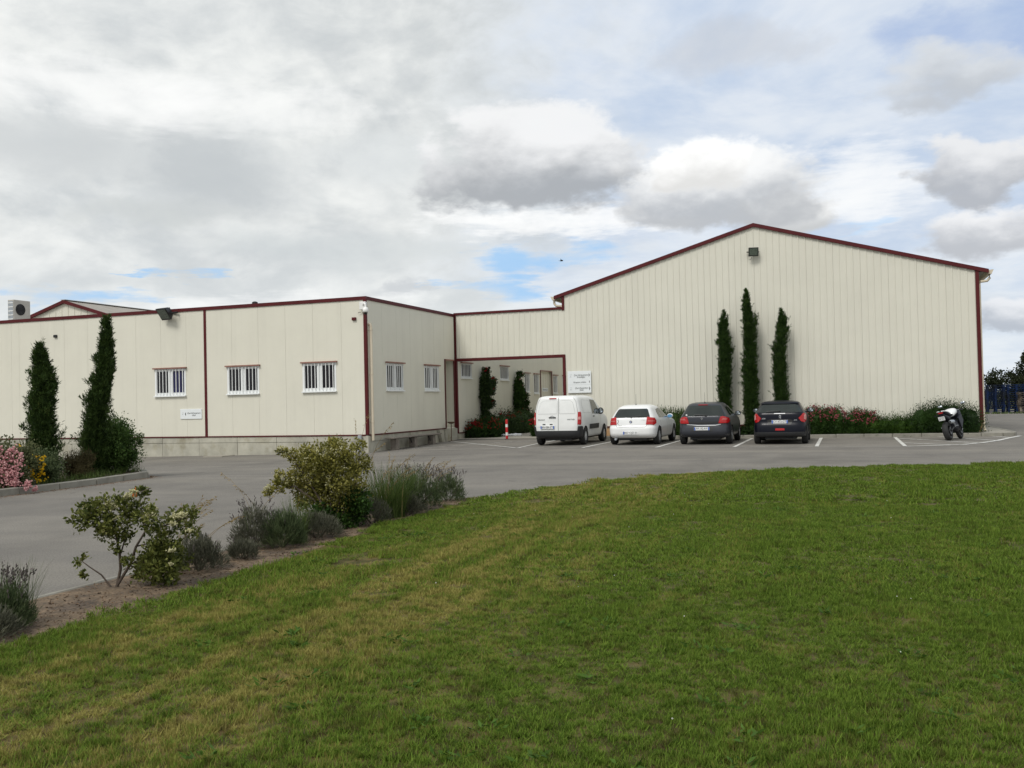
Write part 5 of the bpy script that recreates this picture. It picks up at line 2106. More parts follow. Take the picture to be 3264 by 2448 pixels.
cypress('stout ragged cypress left on the island beside the yellow flowers', (-16.85, 16.0, .1),
        [(.0, .18), (.35, .27), (.8, .29), (1.3, .27), (1.8, .25), (2.2, .26), (2.6, .22), (2.95, .15), (3.2, .08), (3.35, .02)], [(0, .06), (.8, .03), (1.6, -.02), (2.4, .02), (3.3, -.03)], 30000, 4, 'cypress2', ragged=.34, spurs=((1.25, -1, .26), (.9, 1, .30), (.6, 1, .24), (2.3, -1, .16), (2.0, 1, .16), (1.7, -1, .18)))
cypress('tall leaning cypress on the island beside the leafy shrub', (-16.95, 17.65, .1),
        [(.0, .18), (.35, .28), (.8, .27), (1.2, .25), (1.8, .25), (2.3, .23), (2.8, .19), (3.3, .15), (3.7, .09), (3.95, .02)], [(0, -.07), (.8, -.02), (1.8, .10), (2.6, .24), (3.3, .30), (3.9, .32)], 32000, 5, 'cypress2', ragged=.34, spurs=((1.75, -1, .24), (1.15, 1, .24), (.7, -1, .26), (2.2, -1, .2), (2.7, -1, .16), (1.4, 1, .2)))


def cores(cl, k, m, parent, rng):
    b = MB()
    for c in cl:
        n0 = len(b.v)
        b.ball((c[0], c[1], max(c[2], .06)), c[3] * k, c[4] * k, c[5] * k, 10, 7)
        for i in range(n0, len(b.v)):
            p = b.v[i]
            b.v[i] = (p[0] + rng.normal() * c[3] * .07, p[1] + rng.normal() * c[4] * .07, max(p[2] + rng.normal() * c[5] * .07, .02))
    b.build('inner_foliage', m, parent)


def shrub(name, label, cat, base, clumps, n, m, seed, Lr=(.04, .08), Wr=(.02, .04), up=.4, rnd=.8, flower=None, nstem=6, group=None, shell=.5):
    """clumps are offsets from base: dx, dy, dz, rx, ry, rz; flower: (material, count, radius, top bias)"""
    rng = np.random.default_rng(seed)
    t = thing(name, label, cat, base, 0, group)
    cl = [(base[0] + c[0], base[1] + c[1], base[2] + c[2]) + tuple(c[3:6]) for c in clumps]
    cl = cl + [(c[0], c[1], base[2] + (c[2] - base[2]) * .42, c[3], c[4], c[5] * .8) for c in cl]
    quads('foliage', clumpy(cl, int(n * 1.7), rng, (Lr[0] * 1.15, Lr[1] * 1.25), (Wr[0] * 1.35, Wr[1] * 1.5), up, rnd, shell), m, t, 'stuff')
    cores(cl, .72, m, t, rng)
    cl = cl[:len(clumps)]
    if flower:
        fm, cnt, fr, zmin = flower
        pick = rng.integers(0, len(cl), cnt)
        P_ = []
        for c in (cl[i] for i in pick):
            v = unit(rng.normal(size=3))
            v[2] = abs(v[2]) * .9 + .05 if zmin > 0 else v[2]
            v = unit(v)
            q = np.array(c[:3]) + v * np.array(c[3:6]) * rng.uniform(.92, 1.12)
            for _ in range(rng.integers(2, 7)):
                P_.append(q + rng.normal(size=3) * fr * 1.7)
        P_ = np.array(P_)
        P_ = P_[P_[:, 2] > base[2] + zmin]
        blossoms(P_, fr, rng, fm, t)
    if nstem:
        paths = []
        for i in range(nstem):
            c = cl[i % len(cl)]
            e = np.array(c[:3]) + unit(rng.normal(size=3)) * np.array(c[3:6]) * .5
            s0 = np.array(base) + np.array([rng.uniform(-.1, .1), rng.uniform(-.1, .1), -.03])
            mid = (s0 + e) / 2 + rng.normal(size=3) * .06
            paths.append([s0, mid, e])
        stems(paths, .014, .004, M['bark'], t, 'branch')
    return t


def row(x0, x1, y, z, rx, ry, rz, n, rng, jit=.08, fx=lambda u: 1.0):
    out = []
    for i in range(n):
        u = (i + .5) / n
        k = fx(u)
        out.append((x0 + (x1 - x0) * u + rng.uniform(-jit, jit), y + rng.uniform(-jit, jit), z * k + rng.uniform(-jit, jit), rx, ry, rz * k))
    return out


rg = random.Random(21)
# planting strip in front of the hall
rc = row(-1.05, 1.05, 0, .52, .34, .36, .52, 7, rg)
t = shrub('rosemary_hedge', 'tall feathery green hedge behind the silver-white car', 'hedge', (-6.75, 37.55, .1), rc, 9000, L_['rosemary'], 31, (.05, .10), (.010, .018), up=1.1, rnd=.5)
rng = np.random.default_rng(77)
bs = np.stack([rng.uniform(-7.9, -5.6, 260), 37.55 + rng.normal(size=260) * .2, np.full(260, .75)], 1)
quads('sprigs', blades(bs, rng.uniform(.25, .62, 260), rng.uniform(0, .15, 260), np.full(260, .028), rng), L_['rosemary'], t, 'stuff')
shrub('low_shrub', 'low dark shrub between the grey-blue and navy cars at the cypress feet', 'shrub', (-3.3, 37.35, .1), row(-.55, .75, 0, .18, .26, .22, .2, 4, rg), 2200, L_['dark'], 32)
shrub('oleander', 'pink-flowered oleander shrub right of the navy car', 'shrub', (-.65, 37.5, .1), row(-.7, .45, 0, .50, .34, .36, .50, 5, rg), 9000, L_['mid'], 33, (.045, .075), (.011, .017), up=.9, rnd=.6, flower=(F_['rosepink'], 150, .028, .5))
shrub('oleander', 'lower pink-flowered oleander between the first oleander and the juniper', 'shrub', (.55, 37.5, .1), row(-.3, .55, 0, .42, .32, .36, .42, 4, rg), 7000, L_['mid'], 34, (.045, .075), (.011, .017), up=.9, rnd=.6, flower=(F_['rosepink'], 130, .028, .38))
shrub('juniper', 'low spreading green juniper between the oleander and the dark round shrub', 'shrub', (1.75, 37.45, .1), row(-.75, .65, 0, .26, .38, .38, .36, 6, rg), 12000, L_['juniper'], 35, (.045, .08), (.008, .013), up=.7, rnd=.6)
shrub('pittosporum', 'dark rounded shrub behind the motorcycle at the hall corner', 'shrub', (3.45, 37.52, .1), row(-.9, .95, 0, .52, .42, .40, .56, 7, rg, .07), 17000, L_['dark'], 36, (.034, .055), (.012, .02), up=.6, rnd=.7)
for i, x in enumerate((2.75, 3.1, 3.55, 3.9, 4.2)):
    rng = np.random.default_rng(300 + i)
# passage planting
shrub('flowering_hedge', 'red-flowered clipped hedge just inside the passage by the left wall', 'hedge', (-15.45, 39.55, .02), [(-.45, -.3, .35, .35, .35, .36), (-.1, -.05, .40, .40, .40, .42), (.30, .20, .38, .38, .38, .40), (-.25, .35, .45, .36, .4, .40), (.1, .6, .42, .36, .4, .40)], 9000, L_['dark'], 41, (.04, .07), (.02, .035), flower=(F_['red'], 75, .036, .38))
shrub('flowering_hedge', 'dark hedge with sparse red flowers along the passage wall behind the bollard', 'hedge', (-15.45, 43.6, .02), [(-.2, -2.2, .42, .45, .6, .44), (-.2, -1.2, .52, .5, .6, .52), (-.2, -.2, .55, .5, .6, .54), (-.2, .9, .55, .5, .6, .56), (-.2, 2.0, .56, .5, .6, .55), (-.2, 3.2, .55, .5, .6, .55)], 12000, L_['rose'], 42, (.04, .07), (.02, .035), flower=(F_['red'], 26, .033, .5))
shrub('rose_bush', 'small red rose bush at the passage edge left of the van', 'rose bush', (-13.15, 40.4, .02), [(0, 0, .30, .32, .32, .26), (.1, .1, .55, .30, .3, .22), (-.15, -.05, .5, .25, .3, .22)], 3200, L_['mid'], 43, (.04, .06), (.02, .035), flower=(F_['red'], 60, .045, .35))


def climber(label, y, zs, seed, m, fl, nf, extra):
    t = thing('climbing_rose', label, 'climbing rose', (XB + .22, y, .02))
    rng = np.random.default_rng(seed)
    cl = []
    for z, hw in zs:
        cl.append((XB + .22, y + rng.uniform(-.10, .10), z, .12 + .12 * hw, hw, .22))
    for dy, z, r in extra:
        cl.append((XB + .28, y + dy, z, .16, r, r))
    quads('foliage', clumpy(cl, 11000, rng, (.06, .10), (.04, .065), .1, .9, .35), m, t, 'stuff')
    cores(cl[:len(zs)], .5, m, t, rng)
    P_ = []
    for _ in range(nf):
        c = cl[rng.integers(len(cl) // 2, len(cl))]
        P_.append(np.array(c[:3]) + unit(np.abs(rng.normal(size=3)) * np.array([1, rng.choice([-1, 1]), 1])) * np.array(c[3:6]))
    blossoms(np.array(P_), .05, rng, fl, t)
    stems([[(XB + .25, y + a, 0), (XB + .2, y + a * .5, 1.2), (XB + .22, y + a, 2.6)] for a in (-.12, 0, .14)], .02, .008, M['bark'], t, 'cane')


climber('thick dark climbing rose on the passage wall nearest the entrance', 41.25, [(.35, .24), (.7, .22), (1.0, .26), (1.3, .30), (1.6, .34), (1.9, .42), (2.2, .48), (2.5, .46), (2.72, .34)], 51, L_['rose'], F_['red'], 26, [(-.1, 3.0, .18), (.75, 2.6, .22), (.7, 2.2, .18), (.6, 1.55, .2), (.5, .75, .22), (-.05, 3.2, .10)])
climber('looser climbing rose with pink blooms further along the passage wall', 46.1, [(.7, .22), (1.0, .28), (1.3, .38), (1.6, .48), (1.9, .52), (2.2, .50), (2.45, .40), (2.7, .22)], 52, L_['mid'], F_['pink'], 14, [(.0, 3.05, .15), (.8, 1.5, .22), (.85, 1.1, .18), (.75, 1.9, .2)])

# ------------------------------------------------------------------ island on the left


def IP(P0, s, x0, y0):
    """helper: photo offsets turned into metres on an upright plane through P0"""
    def f(x, y, d=0.0):
        v = np.array(P0) + RT * ((x - x0) / s) + FW * d
        v[2] = P0[2] + (y0 - y) / s
        return v
    return f


def plane_clumps(f, s, lst, rng, dep=.6):
    out = []
    for x, y, r in lst:
        c = f(x, y, rng.uniform(-dep, dep) * .5)
        out.append((c[0], c[1], max(c[2], .04)) + (r / s, r / s * 1.05, r / s * .95))
    return out


def free_shrub(name, label, cat, P0, cl, n, m, seed, Lr, Wr, up=.4, rnd=.8, shell=.4):
    rng = np.random.default_rng(seed)
    t = thing(name, label, cat, P0)
    quads('foliage', clumpy(cl, int(n * 1.6), rng, (Lr[0] * 1.1, Lr[1] * 1.2), (Wr[0] * 1.3, Wr[1] * 1.4), up, rnd, shell), m, t, 'stuff')
    cores([c for c in cl if c[3] > .17], .55, m, t, rng)
    return t, rng


prng = random.Random(8)
f = IP((-16.15, 14.7, .1), 105, 40, 1055)
cl = plane_clumps(f, 105, [(-60, 1010, 40), (-30, 990, 40), (5, 985, 36), (40, 985, 30), (15, 1020, 36), (50, 1015, 28), (-20, 1030, 40), (30, 1040, 30), (65, 1000, 20)], prng)
t, rng = free_shrub('rose_bush', 'pale pink rambling rose spilling over the island kerb', 'rose bush', (-16.15, 14.7, .1), cl, 4200, L_['palerose'], 61, (.035, .06), (.02, .035))
P_ = []
for x, y, r in [(5, 1010, 16), (20, 1000, 12), (45, 1000, 12), (25, 1030, 18), (55, 1020, 12), (5, 1035, 18), (60, 1045, 12), (15, 1055, 14), (40, 1015, 10), (62, 1030, 10), (-15, 1020, 18), (-30, 1000, 18), (-25, 1045, 20), (50, 985, 12), (20, 975, 14), (-5, 985, 12), (96, 1050, 8), (102, 1057, 7), (92, 1044, 6), (-45, 1020, 20), (72, 1000, 10), (5, 990, 10), (60, 975, 10), (35, 968, 12), (10, 965, 12), (70, 1018, 10), (66, 1040, 10), (30, 1045, 14), (48, 1032, 12), (75, 985, 7), (-10, 965, 12)]:
    c = f(x, y, -.60 + rng.uniform(-.10, .12))
    for _ in range(int(r * 3.6)):
        P_.append(c + rng.normal(size=3) * r / 105 * .55)
P_ = np.array(P_)
P_ = P_[P_[:, 2] > .03]
blossoms(P_, .024, rng, F_['pink'], t)
stems([[f(20, 1055), f(10, 1020, -.2), f(0, 990, -.3)], [f(30, 1055), f(45, 1015, -.2), f(60, 995, -.2)], [f(50, 1050), f(80, 1045, -.5), f(98, 1054, -.55)], [f(0, 1055), f(-30, 1010), f(-50, 985)]], .012, .004, M['bark'], t, 'cane')

f = IP((-16.35, 15.6, .1), 100, 100, 1045)
cl = plane_clumps(f, 100, [(85, 1000, 22), (105, 1000, 26), (100, 1025, 26), (118, 1015, 18), (80, 1025, 18)], prng, .5)
t, rng = free_shrub('broom_shrub', 'yellow-flowered shrub at the foot of the stout ragged cypress', 'shrub', (-16.35, 15.6, .1), cl, 4200, L_['lavgreen'], 62, (.03, .055), (.012, .022))
P_ = []
for x, y in [(68, 962), (75, 978), (78, 990), (86, 995), (93, 995), (93, 1002), (100, 987), (106, 1000), (95, 1012), (115, 1015), (99, 1022), (108, 1033), (108, 1038), (119, 993), (84, 1003), (77, 985), (70, 965), (112, 1006), (89, 1010), (103, 995)]:
    c = f(x, y, -.50)
    P_ += [c + rng.normal(size=3) * .03 for _ in range(5)]
for _ in range(55):
    c = f(rng.uniform(72, 124), rng.uniform(985, 1036), -.45)
    P_ += [c + rng.normal(size=3) * .02 for _ in range(2)]
blossoms(np.array(P_), .026, rng, F_['yellow'], t)
stems([[f(100, 1045), f(90, 1010), f(70, 965)], [f(100, 1045), f(110, 1015), f(118, 995)]], .010, .003, M['bark'], t, 'branch')

f = IP((-16.7, 16.9, .1), 93, 150, 1035)
cl = plane_clumps(f, 93, [(135, 1000, 18), (150, 1000, 22), (160, 1015, 22), (140, 1020, 20), (168, 995, 14)], prng, .5)
t, rng = free_shrub('dry_shrub', 'dry reddish-brown shrub between the two island cypresses', 'shrub', (-16.7, 16.9, .1), cl, 3200, L_['dryshrub'], 63, (.025, .05), (.008, .016), up=.8)
bs = np.array([f(rng.uniform(128, 175), 1030, rng.uniform(-.2, .2)) for _ in range(70)])
quads('twigs', blades(bs, rng.uniform(.35, .85, 70), rng.uniform(.05, .25, 70), np.full(70, .010), rng), L_['dryshrub'], t, 'stuff')
bs = np.array([f(rng.uniform(130, 200), 1040, rng.uniform(-.35, .1)) for _ in range(500)])
quads('weeds', blades(bs, rng.uniform(.06, .25, 500), rng.uniform(.03, .15, 500), np.full(500, .010), rng), L_['grassy'], t, 'stuff')

f = IP((-17.0, 18.35, .1), 84, 285, 1025)
cl = plane_clumps(f, 84, [(265, 935, 24), (290, 935, 24), (310, 950, 20), (250, 955, 24), (280, 960, 32), (305, 970, 26), (255, 985, 28), (285, 990, 32), (315, 990, 20), (260, 1010, 28), (295, 1010, 26), (325, 965, 12), (335, 955, 9), (240, 940, 14)], prng, .7)
t, rng = free_shrub('leafy_shrub', 'bushy green shrub at the right end of the island', 'shrub', (-17.0, 18.35, .1), cl, 11000, L_['leafy'], 64, (.035, .06), (.013, .024), up=.3)
P0s = [(275, 1020), (285, 1020), (292, 1020)]
stems([[f(*p), f(p[0] + dx_ * .4, 980), f(p[0] + dx_, yy)] for p, dx_, yy in ((P0s[0], -30, 925), (P0s[1], 0, 915), (P0s[2], 30, 935), (P0s[2], 55, 950), (P0s[2], 48, 985))], .012, .003, M['bark'], t, 'branch')
rng = np.random.default_rng(65)
for _ in range(1):
    n = 2600
    y = rng.uniform(12.5, 19.0, n)
    x = -15.85 - rng.random(n) ** 1.5 * 2.6 - np.clip(y - 16.3, 0, 3) * .3
    bs = np.stack([x, y, np.full(n, .10)], 1)
    o = quads('island_weeds', blades(bs, rng.uniform(.05, .22, n), rng.uniform(.02, .14, n), rng.uniform(.007, .014, n), rng), L_['grassy'], None, 'stuff')
    tag(o, 'low weeds and grass growing on the island soil', 'weeds')

# ------------------------------------------------------------------ bed along the lawn
ZB = .012


def dome_plant(name, label, cat, P0, R_, H_, n, m, seed, Lr=(.03, .07), Wr=(.004, .009), spikes=0, sp_h=.25, base_brown=False, squash=1.0, sm='spike'):
    """lavender-like cushion of narrow leaves with flower spikes"""
    rng = np.random.default_rng(seed)
    t = thing(name, label, cat, P0)
    ns = n // 12
    th = rng.uniform(0, 2 * np.pi, ns)
    el_ = np.arcsin(rng.random(ns) ** .8)
    v = np.stack([np.cos(th) * np.cos(el_), np.sin(th) * np.cos(el_), np.sin(el_)], 1)
    k = (.35 + .65 * rng.random(ns) ** .5) * (1 + .12 * np.sin(5 * th + seed))
    p = np.array(P0) + v * np.array([R_, R_ * squash, H_]) * k[:, None]
    p[:, 2] = np.maximum(p[:, 2], P0[2] + .02)
    idx = np.repeat(np.arange(ns), 12)
    d = unit(v[idx] * .7 + np.array([0, 0, .8]) + rng.normal(size=(len(idx), 3)) * .35)
    pos = p[idx] + rng.normal(size=(len(idx), 3)) * .012 + d * rng.random((len(idx), 1)) * .04
    quads('foliage', leaves(pos, d, rng.uniform(*Lr, len(idx)), rng.uniform(*Wr, len(idx)), rng), m, t, 'stuff')
    if spikes:
        th = rng.uniform(0, 2 * np.pi, spikes)
        rr = R_ * np.sqrt(rng.random(spikes)) * .85
        bs = np.array(P0) + np.stack([rr * np.cos(th), rr * np.sin(th) * squash, H_ * np.sqrt(np.clip(1 - (rr / R_) ** 2, 0, 1)) * .8], 1)
        hh = rng.uniform(.5, 1.0, spikes) * sp_h
        ln = hh * rng.uniform(.05, .45, spikes)
        st = blades(bs, hh, ln, np.full(spikes, .006), rng, ldir=th + rng.normal(size=spikes) * .5)
        quads('flower_stalks', st, L_['lavgreen'], t, 'stuff')
        tips = st[-spikes:, 2]
        dirs = unit(st[-spikes:, 2] - st[-spikes:, 1])
        q = [leaves(tips - dirs * (.05 * u_) + rng.normal(size=tips.shape) * .003, dirs + rng.normal(size=tips.shape) * .3, .032, .014, rng) for u_ in (0, .3, .6, .9)]
        quads('flower_spikes', np.concatenate(q), L_[sm], t, 'stuff')
    paths = []
    for i in range(9):
        a = rng.uniform(0, 2 * np.pi)
        paths.append([np.array(P0) + np.array([0, 0, -.03]), np.array(P0) + np.array([math.cos(a) * R_ * .45, math.sin(a) * R_ * .45 * squash, H_ * .35]), np.array(P0) + np.array([math.cos(a) * R_ * .75, math.sin(a) * R_ * .75 * squash, H_ * .6])])
    stems(paths, .007, .003, M['bark'], t, 'woody_stem')
    return t


dome_plant('lavender', 'large lavender with tall green flower stalks at the left picture edge', 'lavender', (-6.02, 5.28, ZB), .23, .27, 4600, L_['lavgreen'], 71, spikes=90, sp_h=.30, squash=1.0)
dome_plant('lavender', 'brownish dry lavender mound in front of the leftmost one', 'lavender', (-5.86, 5.0, ZB), .22, .19, 3800, L_['lavgrey'], 72)
dome_plant('lavender', 'grey lavender mound just right of the open leafy bush', 'lavender', (-6.15, 7.75, ZB), .24, .30, 5000, L_['lavgrey'], 73, spikes=10, sp_h=.14)
dome_plant('lavender', 'smallest grey-brown lavender tuft alone on the bare soil', 'lavender', (-6.10, 8.42, ZB), .15, .16, 2200, L_['lavgrey'], 74, spikes=5, sp_h=.14)
dome_plant('lavender', 'tall grey lavender left of the green grass clump', 'lavender', (-6.45, 9.12, ZB), .26, .42, 5200, L_['lavgrey'], 75, spikes=34, sp_h=.30)
dome_plant('lavender', 'bright green lavender in front of the olive-yellow bush', 'lavender', (-6.14, 9.22, ZB), .24, .34, 4600, L_['lavgreen'], 76, (.05, .12), (.005, .009), spikes=16, sp_h=.2)
dome_plant('lavender', 'low grey lavender cushion touching the olive-yellow bush', 'lavender', (-6.15, 9.98, ZB), .30, .28, 4800, L_['lavgrey'], 77)
dome_plant('lavender', 'dark woody lavender behind the olive-yellow bush', 'lavender', (-6.12, 11.35, ZB), .26, .30, 3200, L_['lavgrey'], 78)
dome_plant('lavender', 'wide green lavender with pale flower stalks beyond the tall grass', 'lavender', (-6.25, 13.0, ZB), .42, .48, 7000, L_['lavgreen'], 79, spikes=150, sp_h=.36)
dome_plant('lavender', 'round lavender with dark underside at the far end of the bed', 'lavender', (-6.22, 14.15, ZB), .30, .38, 5200, L_['lavgreen'], 80, spikes=70, sp_h=.30)
dome_plant('lavender', 'grey lavender partly hidden between the tall grass clumps', 'lavender', (-6.05, 12.3, ZB), .25, .28, 3400, L_['lavgrey'], 81)


def tussock(name, label, cat, P0, R_, n, h, lean, m, seed, w=.006, kind=None):
    rng = np.random.default_rng(seed)
    t = thing(name, label, cat, P0)
    th = rng.uniform(0, 2 * np.pi, n)
    rr = R_ * np.sqrt(rng.random(n))
    bs = np.array(P0) + np.stack([rr * np.cos(th), rr * np.sin(th), np.zeros(n) - .01], 1)
    quads('blades', blades(bs, rng.uniform(h[0], h[1], n), rng.uniform(lean[0], lean[1], n), rng.uniform(.6, 1.2, n) * w, rng, 4, .8, th + rng.normal(size=n) * .7), m, t, 'stuff')
    return t


tussock('grass_clump', 'tall green grass clump right of the olive-yellow bush', 'grass clump', (-6.2, 12.0, ZB), .24, 700, (.40, .85), (.05, .5), L_['grassy'], 91, .008)
tussock('grass_clump', 'green grass clump growing among the lavender left of the olive-yellow bush', 'grass clump', (-6.2, 9.6, ZB), .12, 260, (.3, .62), (.03, .25), L_['grassy'], 92, .007)
tussock('grass_clump', 'long loose grass leaning over the lavender at the far end of the bed', 'grass clump', (-6.3, 12.6, ZB), .20, 420, (.4, .8), (.08, .5), L_['grassy'], 93, .007)
tussock('grass_clump', 'thin grass tuft in the lavender at the left picture edge', 'grass clump', (-6.0, 5.45, ZB), .10, 160, (.3, .58), (.05, .25), L_['lavgreen'], 94, .005)


def oats(label, P0, stalks, seed, R_=.12):
    """dry wild oats: arching stalks with drooping heads; stalks: (height, reach along view-right, reach deep)"""
    rng = np.random.default_rng(seed)
    t = thing('wild_oats', label, 'dry grass', P0)
    b = MB()
    heads = []
    for h, rx, ry in stalks:
        s0 = np.array(P0) + np.array([rng.normal() * R_ * .5, rng.normal() * R_ * .5, -.01])
        pts = []
        for u_ in np.linspace(0, 1, 8):
            q = s0 + RT * rx * u_ ** 2.2 + FW * ry * u_ ** 2 + np.array([0, 0, h * (u_ - .12 * u_ ** 4)])
            pts.append(q)
        b.tube(pts, .0034, 4, r1=.0018, caps=False)
        dirs = unit(pts[-1] - pts[-2])
        for k in range(12):
            q = pts[-1] - dirs * .016 * k + rng.normal(size=3) * .006
            heads.append((q, dirs + np.array([0, 0, -.5]) + rng.normal(size=3) * .35))
    b.build('stalks', L_['drygrass'], t, kind='stuff', recalc=False)
    if heads:
        quads('seed_heads', leaves(np.array([h[0] for h in heads]), np.array([h[1] for h in heads]), .036, .012, rng), L_['drygrass'], t, 'stuff')


sr = random.Random(5)
oats('pale dry oat stalks leaning over the road right of the open leafy bush', (-6.45, 7.9, ZB), [(sr.uniform(.45, .80), sr.uniform(-.15, .42), sr.uniform(-.2, .4)) for _ in range(16)], 101)
oats('brown dry oat heads standing above the tall grass clump', (-6.25, 11.9, ZB), [(sr.uniform(.75, 1.05), sr.uniform(-.1, .5), sr.uniform(-.2, .3)) for _ in range(15)], 102, .25)
oats('three very tall oat stalks reaching up in front of the building corner', (-6.4, 11.4, ZB), [(1.62, -.02, .1), (1.72, .18, .1), (1.55, .42, .1), (1.25, .5, .0)], 103)
oats('dry oat stalks nodding over the lavender at the far end of the bed', (-6.3, 13.2, ZB), [(sr.uniform(.6, .9), sr.uniform(.0, .5), sr.uniform(-.2, .3)) for _ in range(14)], 104, .3)
oats('single dry grass stalk bending left behind the grey lavender', (-6.6, 9.3, ZB), [(.95, -.5, .3), (.8, -.35, .1), (.7, .25, .2)], 105)

# open leafy bush with cream blossoms
Pb = (-6.32, 6.85, ZB)
f = IP(Pb, 238, 222, 1278)
rng = np.random.default_rng(111)
t = thing('photinia_bush', 'open gnarled bush with cream blossoms leaning over the road edge', 'bush', Pb)
cl = []
for x, y, r in [(172, 1110, 30), (150, 1128, 22), (215, 1112, 34), (265, 1078, 16), (262, 1112, 26), (300, 1122, 28), (335, 1140, 26), (370, 1128, 20), (385, 1160, 16), (312, 1165, 20), (222, 1150, 26), (135, 1218, 13), (163, 1242, 10), (310, 1232, 40), (265, 1240, 18), (345, 1225, 24), (212, 1190, 14), (185, 1165, 16), (240, 1180, 14), (200, 1135, 22), (240, 1090, 16), (320, 1190, 24), (290, 1210, 28), (330, 1245, 30), (285, 1250, 24), (300, 1225, 36), (255, 1225, 16), (180, 1092, 14), (350, 1190, 16)]:
    c = f(x, y, rng.uniform(-.16, .16))
    cl.append((c[0], c[1], c[2], r / 238, r / 238, r / 238 * .85))
quads('foliage', clumpy(cl, 6400, rng, (.030, .052), (.018, .030), .25, .9, .3), L_['photinia'], t, 'stuff')
P_ = []
for x, y, r in [(170, 1100, 14), (160, 1108, 10), (205, 1095, 12), (215, 1102, 14), (265, 1068, 8), (262, 1075, 8), (300, 1108, 12), (310, 1118, 12), (355, 1124, 14), (375, 1120, 10), (388, 1155, 9), (345, 1140, 10), (330, 1178, 9), (352, 1195, 8), (225, 1125, 10), (345, 1225, 6)]:
    c = f(x, y, rng.uniform(-.2, -.02))
    P_ += [c + rng.normal(size=3) * r / 238 * .45 * np.array([1, 1, .6]) for _ in range(int(r * 4))]
blossoms(np.array(P_), .011, rng, F_['cream'], t)
for pth, r0, r1 in (([(215, 1283), (222, 1240), (226, 1205), (215, 1160), (190, 1120), (172, 1108)], .016, .005), ([(210, 1285), (245, 1228), (262, 1190), (280, 1158), (312, 1150), (350, 1138), (372, 1128)], .015, .004), ([(280, 1158), (272, 1120), (270, 1072), (292, 1064)], .007, .003), ([(226, 1205), (240, 1150), (232, 1100)], .008, .003), ([(205, 1280), (180, 1252), (160, 1232), (135, 1216)], .009, .004), ([(215, 1285), (180, 1310), (168, 1318)], .018, .010), ([(245, 1228), (300, 1225), (340, 1222)], .010, .004), ([(262, 1190), (310, 1180), (345, 1190), (385, 1160)], .007, .003), ([(222, 1180), (195, 1160), (180, 1140), (150, 1128)], .007, .003), ([(240, 1230), (275, 1245), (310, 1250)], .008, .004)):
    b = MB()
    b.tube([f(x, y, .03 * math.sin(i * 2.1)) for i, (x, y) in enumerate(pth)], r0, 7, r1=r1)
    b.build('branch', M['bark'], t, smooth=60)
b = MB()
for i in range(5):
    c = f(263 + rng.uniform(-4, 4), 1078 + rng.uniform(-8, 8), -.05)
    b.add([tuple(c), tuple(c + np.array([.012, 0, .01])), tuple(c + np.array([.004, .004, .05])), tuple(c + np.array([-.010, 0, .02]))], [(0, 1, 2, 3)])
b.build('dead_leaf', mat('orange_dead_leaf', (.42, .12, .02), .7), t, recalc=False)

# dense olive-yellow bush
Pa = (-6.38, 10.75, ZB)
f = IP(Pa, 163, 720, 1143)
rng = np.random.default_rng(112)
t = thing('photinia_bush', 'dense olive-yellow bush in the middle of the bed', 'bush', Pa)
cl, dk = [], []
for x, y, r in [(622, 972, 10), (632, 985, 13), (660, 1002, 24), (700, 988, 28), (745, 978, 26), (780, 966, 12), (690, 1030, 38), (740, 1025, 40), (612, 1045, 16), (640, 1038, 24), (590, 1055, 9), (778, 1008, 22), (700, 1080, 38), (750, 1075, 36), (655, 1075, 24), (605, 1030, 10), (670, 980, 16), (720, 965, 14)]:
    c = f(x, y, rng.uniform(-.22, .22))
    cl.append((c[0], c[1], c[2], r / 163, r / 163, r / 163 * .9))
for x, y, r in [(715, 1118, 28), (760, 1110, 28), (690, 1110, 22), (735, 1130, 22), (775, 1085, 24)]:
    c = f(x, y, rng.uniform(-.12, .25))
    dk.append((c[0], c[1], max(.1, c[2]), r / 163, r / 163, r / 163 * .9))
quads('foliage', clumpy(cl, 14000, rng, (.030, .052), (.018, .030), .5, .8, .45), L_['olive'], t, 'stuff')
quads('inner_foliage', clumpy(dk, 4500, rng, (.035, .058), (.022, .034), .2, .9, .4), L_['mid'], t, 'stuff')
P_ = []
for _ in range(230):
    c = cl[rng.integers(0, len(cl))]
    v = unit(rng.normal(size=3) + np.array([0, -.5, .5]))
    q = np.array(c[:3]) + v * np.array(c[3:6])
    P_ += [q + rng.normal(size=3) * .016 for _ in range(5)]
blossoms(np.array(P_), .011, rng, F_['cream'], t)
for pth in ([(715, 1146), (700, 1090), (670, 1040), (640, 1000), (622, 975)], [(720, 1146), (735, 1080), (745, 1010), (750, 970)], [(722, 1146), (760, 1080), (778, 1010), (780, 968)], [(712, 1146), (680, 1080), (640, 1050), (592, 1055)], [(718, 1146), (715, 1070), (705, 990)]):
    b = MB()
    b.tube([f(x, y, .04 * math.sin(i * 1.7 + pth[1][0])) for i, (x, y) in enumerate(pth)], .016, 7, r1=.004)
    b.build('branch', M['bark'], t, smooth=60)

# leaf litter and crumbs of soil on the bed
rng = np.random.default_rng(120)
n = 5200
pos = np.stack([rng.uniform(-6.62, -5.3, n), rng.uniform(2.5, 14.6, n), np.full(n, .016)], 1)
d = rng.normal(size=(n, 3)) * np.array([1, 1, .25])
o = quads('leaf_litter', leaves(pos, d, rng.uniform(.012, .045, n), rng.uniform(.006, .016, n), rng), leafmat('brown_leaf_litter', (.05, .035, .025), (.24, .16, .10), .15, c3=(.38, .30, .22)), None, 'stuff')
tag(o, 'brown leaf litter scattered over the soil of the bed', 'leaf litter')

